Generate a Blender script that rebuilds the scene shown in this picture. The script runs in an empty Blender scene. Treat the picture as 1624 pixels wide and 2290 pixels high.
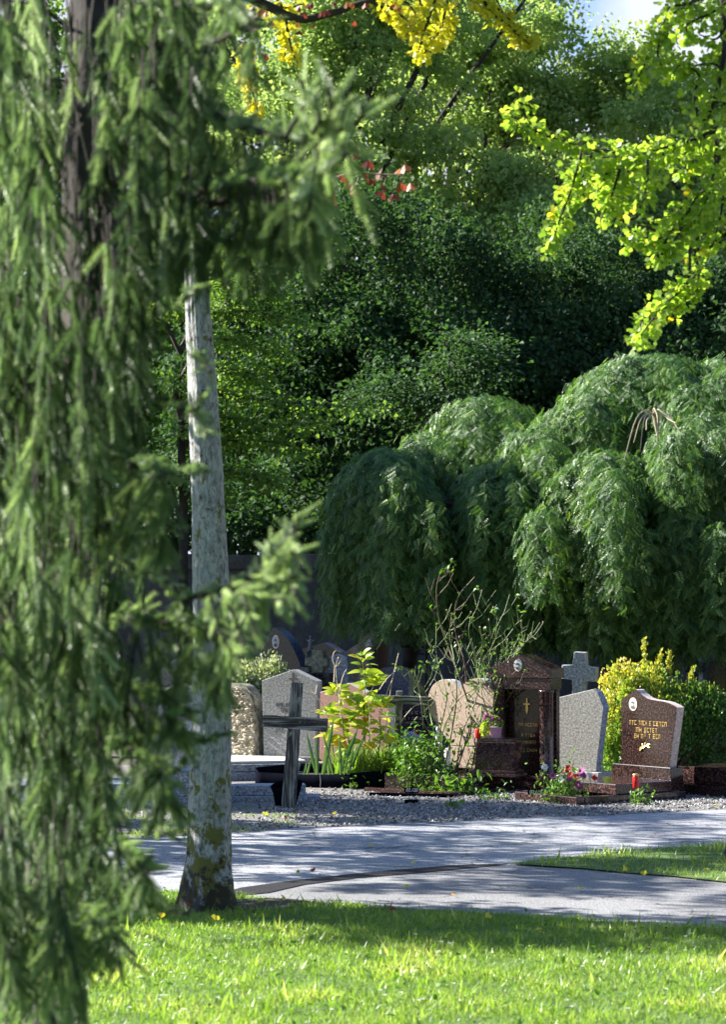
import bpy, bmesh, math, random
import numpy as np
from mathutils import Vector, noise, Matrix
rng = np.random.default_rng(7)
random.seed(7)
SC = bpy.context.scene
COL = SC.collection
# ------------------------------------------------------------------ camera geometry (photo 1624 x 2290 units)
FP, CX, CY, EYE = 5407.0, 812.0, 1145.0, 1.7
PITCH = math.atan(205/5407)
cp, sp = math.cos(PITCH), math.sin(PITCH)
def ray(x, y):
    a = (x-CX)/FP; b = (CY-y)/FP
    dy = cp-b*sp; dz = sp+b*cp
    return a/dy, dz/dy
def P(x, y, D):
    a, c = ray(x, y); return Vector((a*D, D, EYE+c*D))
def G(x, y, z=0.0):
    a, c = ray(x, y); D = (z-EYE)/c
    return Vector((a*D, D, z))
cam = bpy.data.cameras.new("camera"); camo = bpy.data.objects.new("camera", cam); COL.objects.link(camo)
camo.location = (0, 0, EYE); camo.rotation_euler = (math.pi/2+PITCH, 0, 0)
cam.sensor_fit = 'VERTICAL'; cam.sensor_height = 36; cam.lens = 36*FP/2290
cam.clip_start = .1; cam.clip_end = 3000
cam.dof.use_dof = True; cam.dof.focus_distance = 19.0; cam.dof.aperture_fstop = 4.5
SC.camera = camo
SC.render.resolution_x, SC.render.resolution_y = 727, 1024
# ------------------------------------------------------------------ light
AZ, EL = math.radians(17), math.radians(33)      # sun behind left
S = Vector((-math.cos(AZ)*math.cos(EL), math.sin(AZ)*math.cos(EL), math.sin(EL)))
sl = bpy.data.lights.new("sun", 'SUN'); sl.energy = 5.0; sl.angle = math.radians(.5); sl.color = (1, .95, .86)
so = bpy.data.objects.new("sun", sl); COL.objects.link(so); so.rotation_euler = S.to_track_quat('Z', 'Y').to_euler()
w = bpy.data.worlds.new("World"); SC.world = w; w.use_nodes = True
nt = w.node_tree; nt.nodes.clear()
sky = nt.nodes.new('ShaderNodeTexSky'); sky.sky_type = 'NISHITA'; sky.sun_disc = False
sky.dust_density = 1.0; sky.ozone_density = 5.0; sky.sun_elevation = EL; sky.sun_rotation = math.radians(-73)
bg = nt.nodes.new('ShaderNodeBackground'); bg.inputs[1].default_value = .06
wo = nt.nodes.new('ShaderNodeOutputWorld')
tc = nt.nodes.new('ShaderNodeTexCoord'); sx_ = nt.nodes.new('ShaderNodeSeparateXYZ'); nt.links.new(tc.outputs['Generated'], sx_.inputs[0])
mr = nt.nodes.new('ShaderNodeMapRange'); mr.inputs[1].default_value = .42; mr.inputs[2].default_value = .3; nt.links.new(sx_.outputs[2], mr.inputs[0])
cn = nt.nodes.new('ShaderNodeTexNoise'); cn.inputs['Scale'].default_value = 7; cn.inputs['Detail'].default_value = 8; nt.links.new(tc.outputs['Generated'], cn.inputs['Vector'])
cr_ = nt.nodes.new('ShaderNodeValToRGB'); cr_.color_ramp.elements[0].position = .36; cr_.color_ramp.elements[1].position = .5; nt.links.new(cn.outputs[0], cr_.inputs[0])
mm = nt.nodes.new('ShaderNodeMath'); mm.operation = 'MULTIPLY'; nt.links.new(mr.outputs[0], mm.inputs[0]); nt.links.new(cr_.outputs[0], mm.inputs[1])
mx = nt.nodes.new('ShaderNodeMix'); mx.data_type = 'RGBA'; nt.links.new(mm.outputs[0], mx.inputs[0]); tn = nt.nodes.new('ShaderNodeMix'); tn.data_type = 'RGBA'; tn.blend_type = 'MULTIPLY'; tn.inputs[0].default_value = 1; nt.links.new(sky.outputs[0], tn.inputs[6]); tn.inputs[7].default_value = (.8, .94, 1.25, 1); nt.links.new(tn.outputs[2], mx.inputs[6]); mx.inputs[7].default_value = (4.2, 4.5, 5.2, 1)   # low bright clouds
nt.links.new(mx.outputs[2], bg.inputs[0]); nt.links.new(bg.outputs[0], wo.inputs[0])
SC.view_settings.view_transform = 'Standard'; SC.view_settings.look = 'None'
SC.view_settings.exposure = 1.95; SC.view_settings.gamma = 1
SC.cycles.max_bounces = 6; SC.cycles.diffuse_bounces = 2; SC.cycles.glossy_bounces = 2; SC.cycles.transmission_bounces = 4
SC.cycles.use_denoising = True
SC.cycles.caustics_reflective = False; SC.cycles.caustics_refractive = False
# ------------------------------------------------------------------ object helpers
def tag(o, label=None, cat=None, group=None, kind=None):
    if label: o['label'] = label
    if cat: o['category'] = cat
    if group: o['group'] = group
    if kind: o['kind'] = kind
    return o
def empty(name, loc, label=None, cat=None, group=None, rz=0.0):
    o = bpy.data.objects.new(name, None); COL.objects.link(o)
    o.location = loc; o.rotation_euler = (0, 0, rz); o.empty_display_size = .1
    return tag(o, label, cat, group)
def big(name, V, F, mat, parent=None, rnd=None, smooth=False, mi=None, origin=None):
    V = np.asarray(V, dtype=np.float64).reshape(-1, 3); F = np.asarray(F, dtype=np.int32)
    if parent is not None: V = V-np.array(parent.location)
    elif origin is not None: V = V-np.array(origin)
    me = bpy.data.meshes.new(name); n, k = F.shape
    me.vertices.add(len(V)); me.vertices.foreach_set('co', V.astype(np.float32).ravel())
    me.loops.add(n*k); me.loops.foreach_set('vertex_index', F.ravel())
    me.polygons.add(n); me.polygons.foreach_set('loop_start', np.arange(0, n*k, k, dtype=np.int32))
    me.polygons.foreach_set('loop_total', np.full(n, k, dtype=np.int32))
    for m in (mat if isinstance(mat, (list, tuple)) else [mat]): me.materials.append(m)
    if mi is not None: me.polygons.foreach_set('material_index', np.asarray(mi, dtype=np.int32))
    me.polygons.foreach_set('use_smooth', np.full(n, bool(smooth)))
    me.update(calc_edges=True)
    if rnd is not None:
        at = me.attributes.new('rnd', 'FLOAT', 'FACE'); at.data.foreach_set('value', np.asarray(rnd, dtype=np.float32))
    o = bpy.data.objects.new(name, me); COL.objects.link(o)
    if parent is not None: o.parent = parent
    elif origin is not None: o.location = origin
    return o
class Acc:
    def __init__(s): s.V = []; s.F = []; s.R = []; s.n = 0
    def add(s, V, F, r=None):
        V = np.asarray(V, float).reshape(-1, 3); F = np.asarray(F, int)
        s.V.append(V); s.F.append(F+s.n); s.n += len(V)
        s.R.append(np.full(len(F), random.random()) if r is None else np.broadcast_to(np.asarray(r, float), (len(F),)))
    def make(s, name, mat, parent=None, **k):
        return big(name, np.vstack(s.V), np.vstack(s.F), mat, parent, rnd=np.concatenate(s.R), **k)
def unit(a): return a/np.maximum(np.linalg.norm(a, axis=-1, keepdims=True), 1e-9)
def spline(pts, n):
    pts = np.array([tuple(p) for p in pts], float); m = len(pts)
    if m == 2: t = np.linspace(0, 1, n)[:, None]; return pts[0]*(1-t)+pts[1]*t
    ext = np.vstack([2*pts[0]-pts[1], pts, 2*pts[-1]-pts[-2]])
    out = []
    for u in np.linspace(0, m-1-1e-6, n):
        i = int(u); t = u-i; p0, p1, p2, p3 = ext[i:i+4]
        out.append(.5*((2*p1)+(-p0+p2)*t+(2*p0-5*p1+4*p2-p3)*t*t+(-p0+3*p1-3*p2+p3)*t**3))
    return np.array(out)
def tube(pts, radii, sides=6, rough=0.0, cap=True, seed=0):
    """quads along a path"""
    pts = np.array([tuple(p) for p in pts], float); n = len(pts)
    radii = np.interp(np.linspace(0, 1, n), np.linspace(0, 1, len(radii)), radii)
    T = unit(np.gradient(pts, axis=0)); up = np.array([0.13, 1, .21]) if abs(T[0][2]) > .6 else np.array([0, 0.1, 1.])
    A = unit(np.cross(T, up)); B = np.cross(T, A)
    th = np.linspace(0, 2*np.pi, sides, endpoint=False)
    V = np.zeros((n, sides, 3))
    for i in range(n):
        r = np.full(sides, radii[i])
        if rough:
            r = r*np.array([1+rough*noise.noise(Vector((math.cos(t)*2.5+seed, math.sin(t)*2.5, pts[i][2]*1.2/max(radii[0], .02)*.15))) for t in th])
        V[i] = pts[i]+(np.cos(th)[:, None]*A[i]+np.sin(th)[:, None]*B[i])*r[:, None]
    idx = np.arange(n*sides).reshape(n, sides)
    F = np.stack([idx[:-1], np.roll(idx[:-1], -1, 1), np.roll(idx[1:], -1, 1), idx[1:]], -1).reshape(-1, 4)
    return V.reshape(-1, 3), F
def bm_obj(name, bm, mats, parent=None, smooth=False, loc=None):
    bmesh.ops.recalc_face_normals(bm, faces=bm.faces)
    me = bpy.data.meshes.new(name); bm.to_mesh(me); bm.free()
    for m in (mats if isinstance(mats, (list, tuple)) else [mats]): me.materials.append(m)
    if smooth:
        for p in me.polygons: p.use_smooth = True
    o = bpy.data.objects.new(name, me); COL.objects.link(o)
    if parent is not None: o.parent = parent
    if loc is not None: o.location = loc
    return o
def bevel(bm, w, seg=2):
    if w > 0: bmesh.ops.bevel(bm, geom=bm.edges[:], offset=w, segments=seg, affect='EDGES', clamp_overlap=True, profile=.5)
def box(name, x0, x1, y0, y1, z0, z1, mat, parent=None, bev=.006, taper=(0, 0, 0, 0), loc=None):
    """taper: inset of the top at left, right, front, back"""
    bm = bmesh.new(); tl, tr, tf, tb = taper
    c = [(x0, y0, z0), (x1, y0, z0), (x1, y1, z0), (x0, y1, z0), (x0+tl, y0+tf, z1), (x1-tr, y0+tf, z1), (x1-tr, y1-tb, z1), (x0+tl, y1-tb, z1)]
    v = [bm.verts.new(p) for p in c]
    for f in ((3, 2, 1, 0), (4, 5, 6, 7), (0, 1, 5, 4), (1, 2, 6, 5), (2, 3, 7, 6), (3, 0, 4, 7)): bm.faces.new([v[i] for i in f])
    bevel(bm, bev)
    return bm_obj(name, bm, mat, parent, loc=loc)
def slab(name, pts, y0, y1, mats, parent=None, bev=.005, side=None):
    """outline pts (x,z) extruded from y0 back to y1; side = second material for the edge"""
    bm = bmesh.new()
    a = [bm.verts.new((p[0], y0, p[1])) for p in pts]; b = [bm.verts.new((p[0], y1, p[1])) for p in pts]
    n = len(pts); bm.faces.new(a); bm.faces.new(b[::-1])
    for i in range(n): bm.faces.new((a[i], b[i], b[(i+1) % n], a[(i+1) % n]))
    if bev > 0:
        bm.edges.ensure_lookup_table()
        es = [e for e in bm.edges if len(e.link_faces) == 2 and (all(abs(v.co.y-y0) < 1e-6 for v in e.verts) or all(abs(v.co.y-y1) < 1e-6 for v in e.verts))]
        bmesh.ops.bevel(bm, geom=es, offset=bev, segments=2, affect='EDGES', profile=.5)
    bmesh.ops.recalc_face_normals(bm, faces=bm.faces)
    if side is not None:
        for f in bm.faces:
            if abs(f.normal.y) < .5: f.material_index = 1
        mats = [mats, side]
    return bm_obj(name, bm, mats, parent)
class Frame:
    """a vertical front plane through world point A turned by a degrees (right end comes nearer)"""
    def __init__(s, A, a):
        s.A = Vector(A); s.a = math.radians(a)
        s.u = Vector((math.cos(s.a), -math.sin(s.a), 0)); s.n = Vector((-math.sin(s.a), -math.cos(s.a), 0)); s.rz = -s.a
    def uv(s, x, y, back=0.0):
        a, c = ray(x, y); d = Vector((a, 1, c)); o = Vector((0, 0, EYE)); A = s.A-s.n*back
        t = (A-o).dot(s.n)/d.dot(s.n); p = o+d*t
        return ((p-s.A).dot(s.u), p.z-s.A.z)
    def pts(s, L, back=0.0): return [s.uv(x, y, back) for x, y in L]
def smooth_outline(L, n):
    return [tuple(p[:2]) for p in spline([(x, y, 0) for x, y in L], n)]
def disc(name, cx, cz, rx, rz, y0, y1, mat, parent, n=28):
    return slab(name, [(cx+rx*math.cos(t), cz+rz*math.sin(t)) for t in np.linspace(0, 2*math.pi, n, endpoint=False)], y0, y1, mat, parent, bev=0)
# ------------------------------------------------------------------ materials
def newmat(name):
    m = bpy.data.materials.new(name); m.use_nodes = True; n = m.node_tree
    n.nodes.clear(); o = n.nodes.new('ShaderNodeOutputMaterial'); p = n.nodes.new('ShaderNodeBsdfPrincipled')
    n.links.new(p.outputs[0], o.inputs[0]); return m, n, p, o
def ramp(n, fac, stops):
    r = n.nodes.new('ShaderNodeValToRGB'); e = r.color_ramp.elements
    while len(e) < len(stops): e.new(.5)
    for i, (p, c) in enumerate(stops): e[i].position = p; e[i].color = (*c, 1)
    n.links.new(fac, r.inputs[0]); return r.outputs[0]
def coords(n, sc=(1, 1, 1)):
    t = n.nodes.new('ShaderNodeTexCoord'); mp = n.nodes.new('ShaderNodeMapping'); mp.inputs['Scale'].default_value = sc
    n.links.new(t.outputs['Object'], mp.inputs[0]); return mp.outputs[0]
def ntex(n, co, s, det=4, rough=.6, dist=0):
    t = n.nodes.new('ShaderNodeTexNoise'); t.inputs['Scale'].default_value = s; t.inputs['Detail'].default_value = det
    t.inputs['Roughness'].default_value = rough; t.inputs['Distortion'].default_value = dist
    n.links.new(co, t.inputs['Vector']); return t.outputs[0]
def mix(n, fac, a, b, mode='MIX'):
    m = n.nodes.new('ShaderNodeMix'); m.data_type = 'RGBA'; m.blend_type = mode
    for s, v in ((0, fac), (6, a), (7, b)):
        if isinstance(v, (int, float)): m.inputs[s].default_value = v
        elif isinstance(v, tuple): m.inputs[s].default_value = (*v, 1)
        else: n.links.new(v, m.inputs[s])
    return m.outputs[2]
def bump(n, h, p, st=.3, d=.01):
    b = n.nodes.new('ShaderNodeBump'); b.inputs['Strength'].default_value = st; b.inputs['Distance'].default_value = d
    n.links.new(h, b.inputs['Height']); n.links.new(b.outputs[0], p.inputs['Normal'])
def granite(name, dark, mid, light, scale=70, rough=.25, stain=.0, spec=.5, stainc=(.05, .055, .03)):
    m, n, p, o = newmat(name); co = coords(n)
    f = ntex(n, co, scale, 3, .75)
    c = ramp(n, f, [(.36, dark), (.5, mid), (.64, light)])
    if stain > 0:
        g = ntex(n, coords(n, (1, 1, .35)), 5, 5, .65)
        c = mix(n, ramp(n, g, [(.5, (0, 0, 0)), (.75, (stain,)*3)]), c, stainc)
    n.links.new(c, p.inputs['Base Color']); p.inputs['Roughness'].default_value = rough
    p.inputs['Specular IOR Level'].default_value = spec
    if rough > .5: bump(n, f, p, .25, .004)
    return m
def plain(name, col, rough=.5, metal=0, var=.25, scale=30, bs=0.0):
    m, n, p, o = newmat(name); f = ntex(n, coords(n), scale, 4)
    c = ramp(n, f, [(.3, tuple(x*(1-var) for x in col)), (.7, tuple(min(1, x*(1+var)) for x in col))])
    n.links.new(c, p.inputs['Base Color']); p.inputs['Roughness'].default_value = rough; p.inputs['Metallic'].default_value = metal
    if bs: bump(n, f, p, bs, .01)
    return m
def leafmat(name, stops, trans=.45, rough=.45, tint=(1.25, 1.3, .55), spec=.5):
    m, n, p, o = newmat(name)
    a = n.nodes.new('ShaderNodeAttribute'); a.attribute_name = 'rnd'
    c = ramp(n, a.outputs['Fac'], stops)
    n.links.new(c, p.inputs['Base Color']); p.inputs['Roughness'].default_value = rough; p.inputs['Specular IOR Level'].default_value = spec
    t = n.nodes.new('ShaderNodeBsdfTranslucent'); n.links.new(mix(n, 1.0, c, tint, 'MULTIPLY'), t.inputs[0])
    ms = n.nodes.new('ShaderNodeMixShader'); ms.inputs[0].default_value = trans
    n.links.new(p.outputs[0], ms.inputs[1]); n.links.new(t.outputs[0], ms.inputs[2]); n.links.new(ms.outputs[0], o.inputs[0])
    return m
M = {}
M['grey_granite'] = granite('grey_granite', (.09, .09, .09), (.22, .22, .21), (.38, .38, .36), 55, .4, .25)
M['grey_pale'] = granite('grey_pale', (.2, .2, .21), (.3, .3, .3), (.45, .45, .44), 55, .8, .15)  # paler grey; as an edge it paints light on right sides
M['blue_granite'] = granite('blue_granite', (.09, .105, .14), (.21, .24, .3), (.42, .46, .53), 45, .7)  # blue granite; on grey stones it also paints skylit shade
M['red_granite'] = granite('red_granite', (.006, .005, .006), (.028, .015, .015), (.13, .07, .065), 60, .13)
M['red_pale'] = granite('red_pale', (.16, .11, .1), (.32, .24, .22), (.48, .38, .34), 60, .6)  # paler red; as an edge it paints light on the side
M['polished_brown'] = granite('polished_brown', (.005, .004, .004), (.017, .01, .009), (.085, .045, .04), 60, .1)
M['rosy_lit_side'] = granite('rosy_lit_side', (.3, .24, .22), (.48, .4, .37), (.64, .56, .52), 60, .6)  # light put into the colour of an unlit side face
M['red_dark'] = granite('red_dark', (.008, .006, .006), (.03, .014, .013), (.12, .055, .05), 60, .1)
M['brown_stone'] = granite('brown_stone', (.13, .065, .05), (.2, .1, .078), (.27, .15, .115), 60, .5)
M['pink_stone'] = granite('pink_stone', (.2, .14, .11), (.3, .22, .17), (.4, .31, .25), 60, .5)
M['lit_face'] = granite('lit_face', (.4, .39, .38), (.52, .51, .5), (.62, .6, .58), 60, .6)  # sunlight and skylight put into the colour of side and top faces
M['black_granite'] = granite('black_granite', (.004, .005, .008), (.012, .014, .02), (.05, .055, .07), 55, .1)
M['blue_black'] = granite('blue_black', (.02, .025, .06), (.05, .06, .12), (.1, .12, .2), 55, .25)  # blue-black stone; as an edge it paints skylight on black stones
M['old_stone'] = granite('old_stone', (.08, .085, .06), (.17, .17, .13), (.3, .29, .23), 22, .9, .6)
M['rough_stone'] = granite('rough_stone', (.2, .17, .12), (.4, .35, .26), (.6, .54, .42), 14, .95, .4, stainc=(.09, .08, .03))
M['black_plastic'] = plain('black_plastic', (.005, .006, .01), .6, 0, .3, 9); M['black_plastic'].node_tree.nodes['Principled BSDF'].inputs['Specular IOR Level'].default_value = 0
M['gold'] = plain('gold', (.62, .4, .13), .35, .6, .2)
M['soil'] = plain('soil', (.028, .02, .013), .95, 0, .5, 40, .8)
M['red_plastic'] = plain('red_plastic', (.55, .015, .012), .25, 0, .1)
M['lilac'] = plain('lilac', (.55, .3, .46), .4, 0, .08)
M['iron'] = plain('iron', (.012, .013, .02), .4, .6, .3)
M['grey_metal'] = plain('grey_metal', (.2, .22, .26), .45, .5, .15)
M['white'] = plain('white', (.78, .78, .78), .5, 0, .05)
M['porcelain'] = plain('porcelain', (.3, .4, .45), .25, 0, .2, 60)
M['cream'] = plain('cream', (.7, .55, .42), .4, 0, .1)
M['ink'] = plain('ink', (.05, .055, .065), .6)
M['skin'] = plain('skin', (.5, .36, .3), .6)
M['engraved'] = plain('engraved', (.07, .06, .055), .8)
M['twig'] = plain('twig', (.16, .12, .08), .8, 0, .4, 60)
M['green_stem'] = plain('green_stem', (.13, .18, .05), .6, 0, .4, 40)
M['thorn_stem'] = plain('thorn_stem', (.1, .075, .045), .7, 0, .5, 30)
M['straw'] = plain('straw', (.42, .34, .24), .8, 0, .3, 40)
M['dark_bark'] = plain('dark_bark', (.03, .024, .018), .9, 0, .5, 14, .8)
M['brown_bark'] = plain('brown_bark', (.09, .055, .035), .9, 0, .5, 30, .8)
def bark():
    m, n, p, o = newmat('grey_bark'); co = coords(n, (1, 1, .42)); f = ntex(n, co, 46, 8, .78, .5)
    g = ntex(n, coords(n, (1, 1, .5)), 7, 4)
    c = ramp(n, f, [(.34, (.05, .05, .045)), (.45, (.27, .265, .255)), (.55, (.5, .5, .49)), (.68, (.68, .68, .68))])
    c = mix(n, ramp(n, g, [(.42, (0, 0, 0)), (.62, (.45,)*3)]), c, (.45, .46, .47))
    # lichen and moss, thicker towards the foot
    sx = n.nodes.new('ShaderNodeSeparateXYZ'); t = n.nodes.new('ShaderNodeTexCoord'); n.links.new(t.outputs['Object'], sx.inputs[0])
    hm = n.nodes.new('ShaderNodeMapRange'); hm.inputs[1].default_value = 0; hm.inputs[2].default_value = 1.0; hm.inputs[3].default_value = .17; hm.inputs[4].default_value = 0
    n.links.new(sx.outputs[2], hm.inputs[0])
    l = ntex(n, coords(n, (1, 1, .7)), 11, 5, .7)
    ad = n.nodes.new('ShaderNodeMath'); n.links.new(l, ad.inputs[0]); n.links.new(hm.outputs[0], ad.inputs[1])
    c = mix(n, ramp(n, ad.outputs[0], [(.6, (0, 0, 0)), (.63, (1, 1, 1))]), c, (.17, .165, .04))
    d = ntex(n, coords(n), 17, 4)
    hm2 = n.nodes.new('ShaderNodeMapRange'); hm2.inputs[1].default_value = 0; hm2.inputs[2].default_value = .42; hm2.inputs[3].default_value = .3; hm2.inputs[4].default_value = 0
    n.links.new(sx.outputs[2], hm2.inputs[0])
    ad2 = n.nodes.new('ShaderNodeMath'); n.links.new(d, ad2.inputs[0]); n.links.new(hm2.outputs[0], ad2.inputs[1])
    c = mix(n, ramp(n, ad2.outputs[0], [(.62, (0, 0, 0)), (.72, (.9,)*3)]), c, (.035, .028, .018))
    n.links.new(c, p.inputs['Base Color']); p.inputs['Roughness'].default_value = .9; bump(n, f, p, 1.0, .022); return m
M['grey_bark'] = bark()
def asphalt(name, lo, hi, stainc, st):
    m, n, p, o = newmat(name); co = coords(n); f = ntex(n, co, 90, 3, .8); g = ntex(n, co, 1.1, 5, .6)
    c = ramp(n, f, [(.33, lo), (.66, hi)]); c = mix(n, ramp(n, g, [(.4, (0, 0, 0)), (.75, (st,)*3)]), c, stainc)
    v = n.nodes.new('ShaderNodeTexVoronoi'); v.feature = 'DISTANCE_TO_EDGE'; v.inputs['Scale'].default_value = .55
    dd = n.nodes.new('ShaderNodeVectorMath'); dd.operation = 'ADD'; nn = n.nodes.new('ShaderNodeTexNoise'); nn.inputs['Scale'].default_value = 3
    n.links.new(co, nn.inputs['Vector']); n.links.new(co, dd.inputs[0]); n.links.new(nn.outputs[1], dd.inputs[1]); n.links.new(dd.outputs[0], v.inputs['Vector'])
    c = mix(n, ramp(n, v.outputs[0], [(.0, (.8,)*3), (.012, (0, 0, 0))]), c, (.05, .045, .04))
    n.links.new(c, p.inputs['Base Color']); p.inputs['Roughness'].default_value = .9; p.inputs['Specular IOR Level'].default_value = .12; bump(n, f, p, .5, .006); return m
M['road'] = asphalt('road_asphalt', (.05, .055, .065), (.52, .53, .56), (.15, .155, .17), .45)
M['path'] = asphalt('path_asphalt', (.03, .032, .036), (.42, .42, .43), (.1, .1, .105), .5)
M['patch'] = asphalt('patch_asphalt', (.012, .012, .014), (.045, .045, .05), (.02, .02, .02), .5)
M['gravel'] = plain('gravel_bed', (.16, .15, .14), .9, 0, .6, 70, 1)
M['ground'] = plain('ground_soil', (.06, .065, .03), .95, 0, .5, 8, .6)
M['lawn'] = plain('lawn_soil', (.07, .12, .025), .95, 0, .5, 30, .8)
def wallmat():
    m, n, p, o = newmat('old_render'); f = ntex(n, coords(n, (1, 1, .6)), 2.2, 7, .7); g = ntex(n, coords(n), 30, 4)
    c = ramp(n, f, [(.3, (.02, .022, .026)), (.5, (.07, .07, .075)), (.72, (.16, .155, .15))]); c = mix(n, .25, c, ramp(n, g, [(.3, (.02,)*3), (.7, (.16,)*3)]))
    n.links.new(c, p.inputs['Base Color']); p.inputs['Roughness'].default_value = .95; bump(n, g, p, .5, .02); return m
M['wall'] = wallmat()
def woodmat():
    m, n, p, o = newmat('weathered_wood'); f = ntex(n, coords(n, (1, 1, .05)), 60, 6, .7, .3); g = ntex(n, coords(n), 14, 4)
    c = ramp(n, f, [(.38, (.008, .008, .007)), (.5, (.06, .062, .06)), (.6, (.3, .31, .3))])
    c = mix(n, ramp(n, g, [(.6, (0, 0, 0)), (.68, (.8,)*3)]), c, (.25, .27, .22))
    n.links.new(c, p.inputs['Base Color']); p.inputs['Roughness'].default_value = .85; bump(n, f, p, 1, .01); return m
M['wood'] = woodmat()
M['wood_h'] = M['wood']
def woodh():
    m = M['wood'].copy(); m.name = 'weathered_wood_crosspiece'
    for x in m.node_tree.nodes:
        if x.type == 'MAPPING' and abs(x.inputs['Scale'].default_value[2]-.05) < 1e-4: x.inputs['Scale'].default_value = (.05, 1, 1)
    return m
M['wood_h'] = woodh()
M['spruce'] = leafmat('spruce_needles', [(0, (.04, .07, .035)), (.45, (.14, .22, .1)), (.85, (.38, .48, .25)), (1, (.56, .64, .48))], .4, .4, (1.1, 1.2, .7))
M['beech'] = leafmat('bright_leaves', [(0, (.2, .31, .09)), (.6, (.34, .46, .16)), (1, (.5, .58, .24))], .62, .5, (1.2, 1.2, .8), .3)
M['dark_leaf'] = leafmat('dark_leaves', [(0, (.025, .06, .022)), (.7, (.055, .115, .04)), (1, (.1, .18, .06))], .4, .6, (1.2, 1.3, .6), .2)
M['mid_leaf'] = leafmat('mid_green_leaves', [(0, (.07, .14, .03)), (.6, (.15, .26, .05)), (1, (.3, .4, .09))], .5, .5, (1.2, 1.25, .6), .3)
M['weep'] = leafmat('weeping_leaves', [(0, (.03, .085, .03)), (.6, (.1, .2, .05)), (1, (.26, .38, .11))], .42, .42, spec=.38)
M['ginkgo'] = leafmat('ginkgo_leaves', [(0, (.16, .28, .045)), (.6, (.31, .45, .08)), (.92, (.46, .54, .1)), (1, (.65, .5, .02))], .68, .4, (1.3, 1.3, .6))
M['ginkgo_y'] = leafmat('yellow_ginkgo_leaves', [(0, (.42, .45, .03)), (.4, (.62, .58, .04)), (.93, (.72, .62, .06)), (1, (.65, .35, .06))], .5, .45, (1.1, 1.1, .6))
M['red_leaf'] = leafmat('red_leaves', [(0, (.16, .03, .02)), (.7, (.28, .07, .035)), (1, (.45, .2, .05))], .35, .5, (1.2, .9, .7))
M['grass'] = leafmat('grass_blades', [(0, (.13, .23, .03)), (.6, (.235, .35, .075)), (.95, (.4, .48, .15)), (1, (.55, .52, .25))], .55, .35, (1.2, 1.3, .5), .6)
M['gold_bush'] = leafmat('golden_shrub_leaves', [(0, (.07, .16, .035)), (.4, (.15, .28, .05)), (.75, (.52, .5, .08)), (1, (.72, .6, .16))], .4, .35)
M['green_bush'] = leafmat('green_shrub_leaves', [(0, (.04, .1, .025)), (1, (.12, .22, .04))], .4, .4)
M['pale_bush'] = leafmat('variegated_leaves', [(0, (.12, .2, .08)), (.5, (.4, .45, .3)), (1, (.65, .66, .5))], .3, .5)
M['yellow_plant'] = leafmat('autumn_plant_leaves', [(0, (.2, .35, .03)), (.6, (.42, .48, .04)), (.88, (.65, .5, .06)), (1, (.5, .12, .04))], .5, .4)
M['weed'] = leafmat('weed_leaves', [(0, (.05, .14, .02)), (1, (.16, .3, .04))], .45, .4)
M['clump_grass'] = leafmat('clump_grass_blades', [(0, (.1, .22, .02)), (.8, (.25, .38, .05)), (1, (.5, .48, .2))], .5, .35)
M['iris'] = leafmat('iris_leaves', [(0, (.06, .14, .05)), (1, (.12, .22, .08))], .3, .4)
M['petal_m'] = leafmat('magenta_petals', [(0, (.3, .03, .2)), (1, (.55, .15, .45))], .4, .6, (1, .8, 1))
M['petal_r'] = leafmat('red_petals', [(0, (.35, .015, .015)), (1, (.5, .06, .02))], .4, .6, (1, .6, .6))
M['petal_w'] = leafmat('white_petals', [(0, (.6, .6, .6)), (1, (.8, .8, .8))], .3, .6, (1, 1, 1))
M['petal_b'] = leafmat('blue_white_petals', [(0, (.25, .35, .7)), (1, (.7, .75, .85))], .3, .6, (1, 1, 1))
M['bloom_y'] = leafmat('lime_bouquet', [(0, (.3, .4, .03)), (1, (.65, .7, .15))], .4, .5)
# ------------------------------------------------------------------ leaf templates
LEAF = (np.array([(0, 0, 0), (.34, .5, .08), (0, 1, -.05), (-.34, .5, .08)]), np.array([(0, 1, 2), (0, 2, 3)]))
QUAD = (np.array([(0, 0, 0), (.3, .45, .05), (0, 1, 0), (-.3, .45, .05)]), np.array([(0, 1, 2, 3)]))
def ginkgo_t():
    a = np.radians(np.linspace(-56, 56, 8)); r = np.array([.86, .96, 1.0, .74, .74, 1.0, .96, .86])
    V = [(0, .04, 0)]+[(math.sin(t)*q*.78, .12+math.cos(t)*q*.85, .1*math.cos(t*3)) for t, q in zip(a, r)]+[(-.012, -.35, .0), (.012, -.35, 0)]
    F = [(0, i+1, i+2) for i in range(7)]+[(0, 9, 10)]
    return np.array(V), np.array(F)
GINK = ginkgo_t()
def pinnate():
    V = []; F = []
    for i in range(5):
        y = .12+.17*i; l = .36*(1-.07*i)
        for s in (-1, 1):
            b = len(V); V += [(0, y, 0), (s*l*.5, y-.02, -.03), (s*l, y+.1, -.1), (s*l*.45, y+.1, -.02)]; F.append((b, b+1, b+2, b+3))
    b = len(V); V += [(0, .9, -.02), (.07, 1.02, -.04), (0, 1.22, -.08), (-.07, 1.02, -.04)]; F.append((b, b+1, b+2, b+3))
    return np.array(V), np.array(F)
PINN = pinnate()
def blade_t(bend=.5):
    V = [(-.045, 0, 0), (.045, 0, 0), (-.04, .45, bend*.12), (.04, .45, bend*.12), (0, .95, bend*.6)]
    return np.array(V), np.array([(0, 1, 3), (0, 3, 2), (2, 3, 4)])
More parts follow.
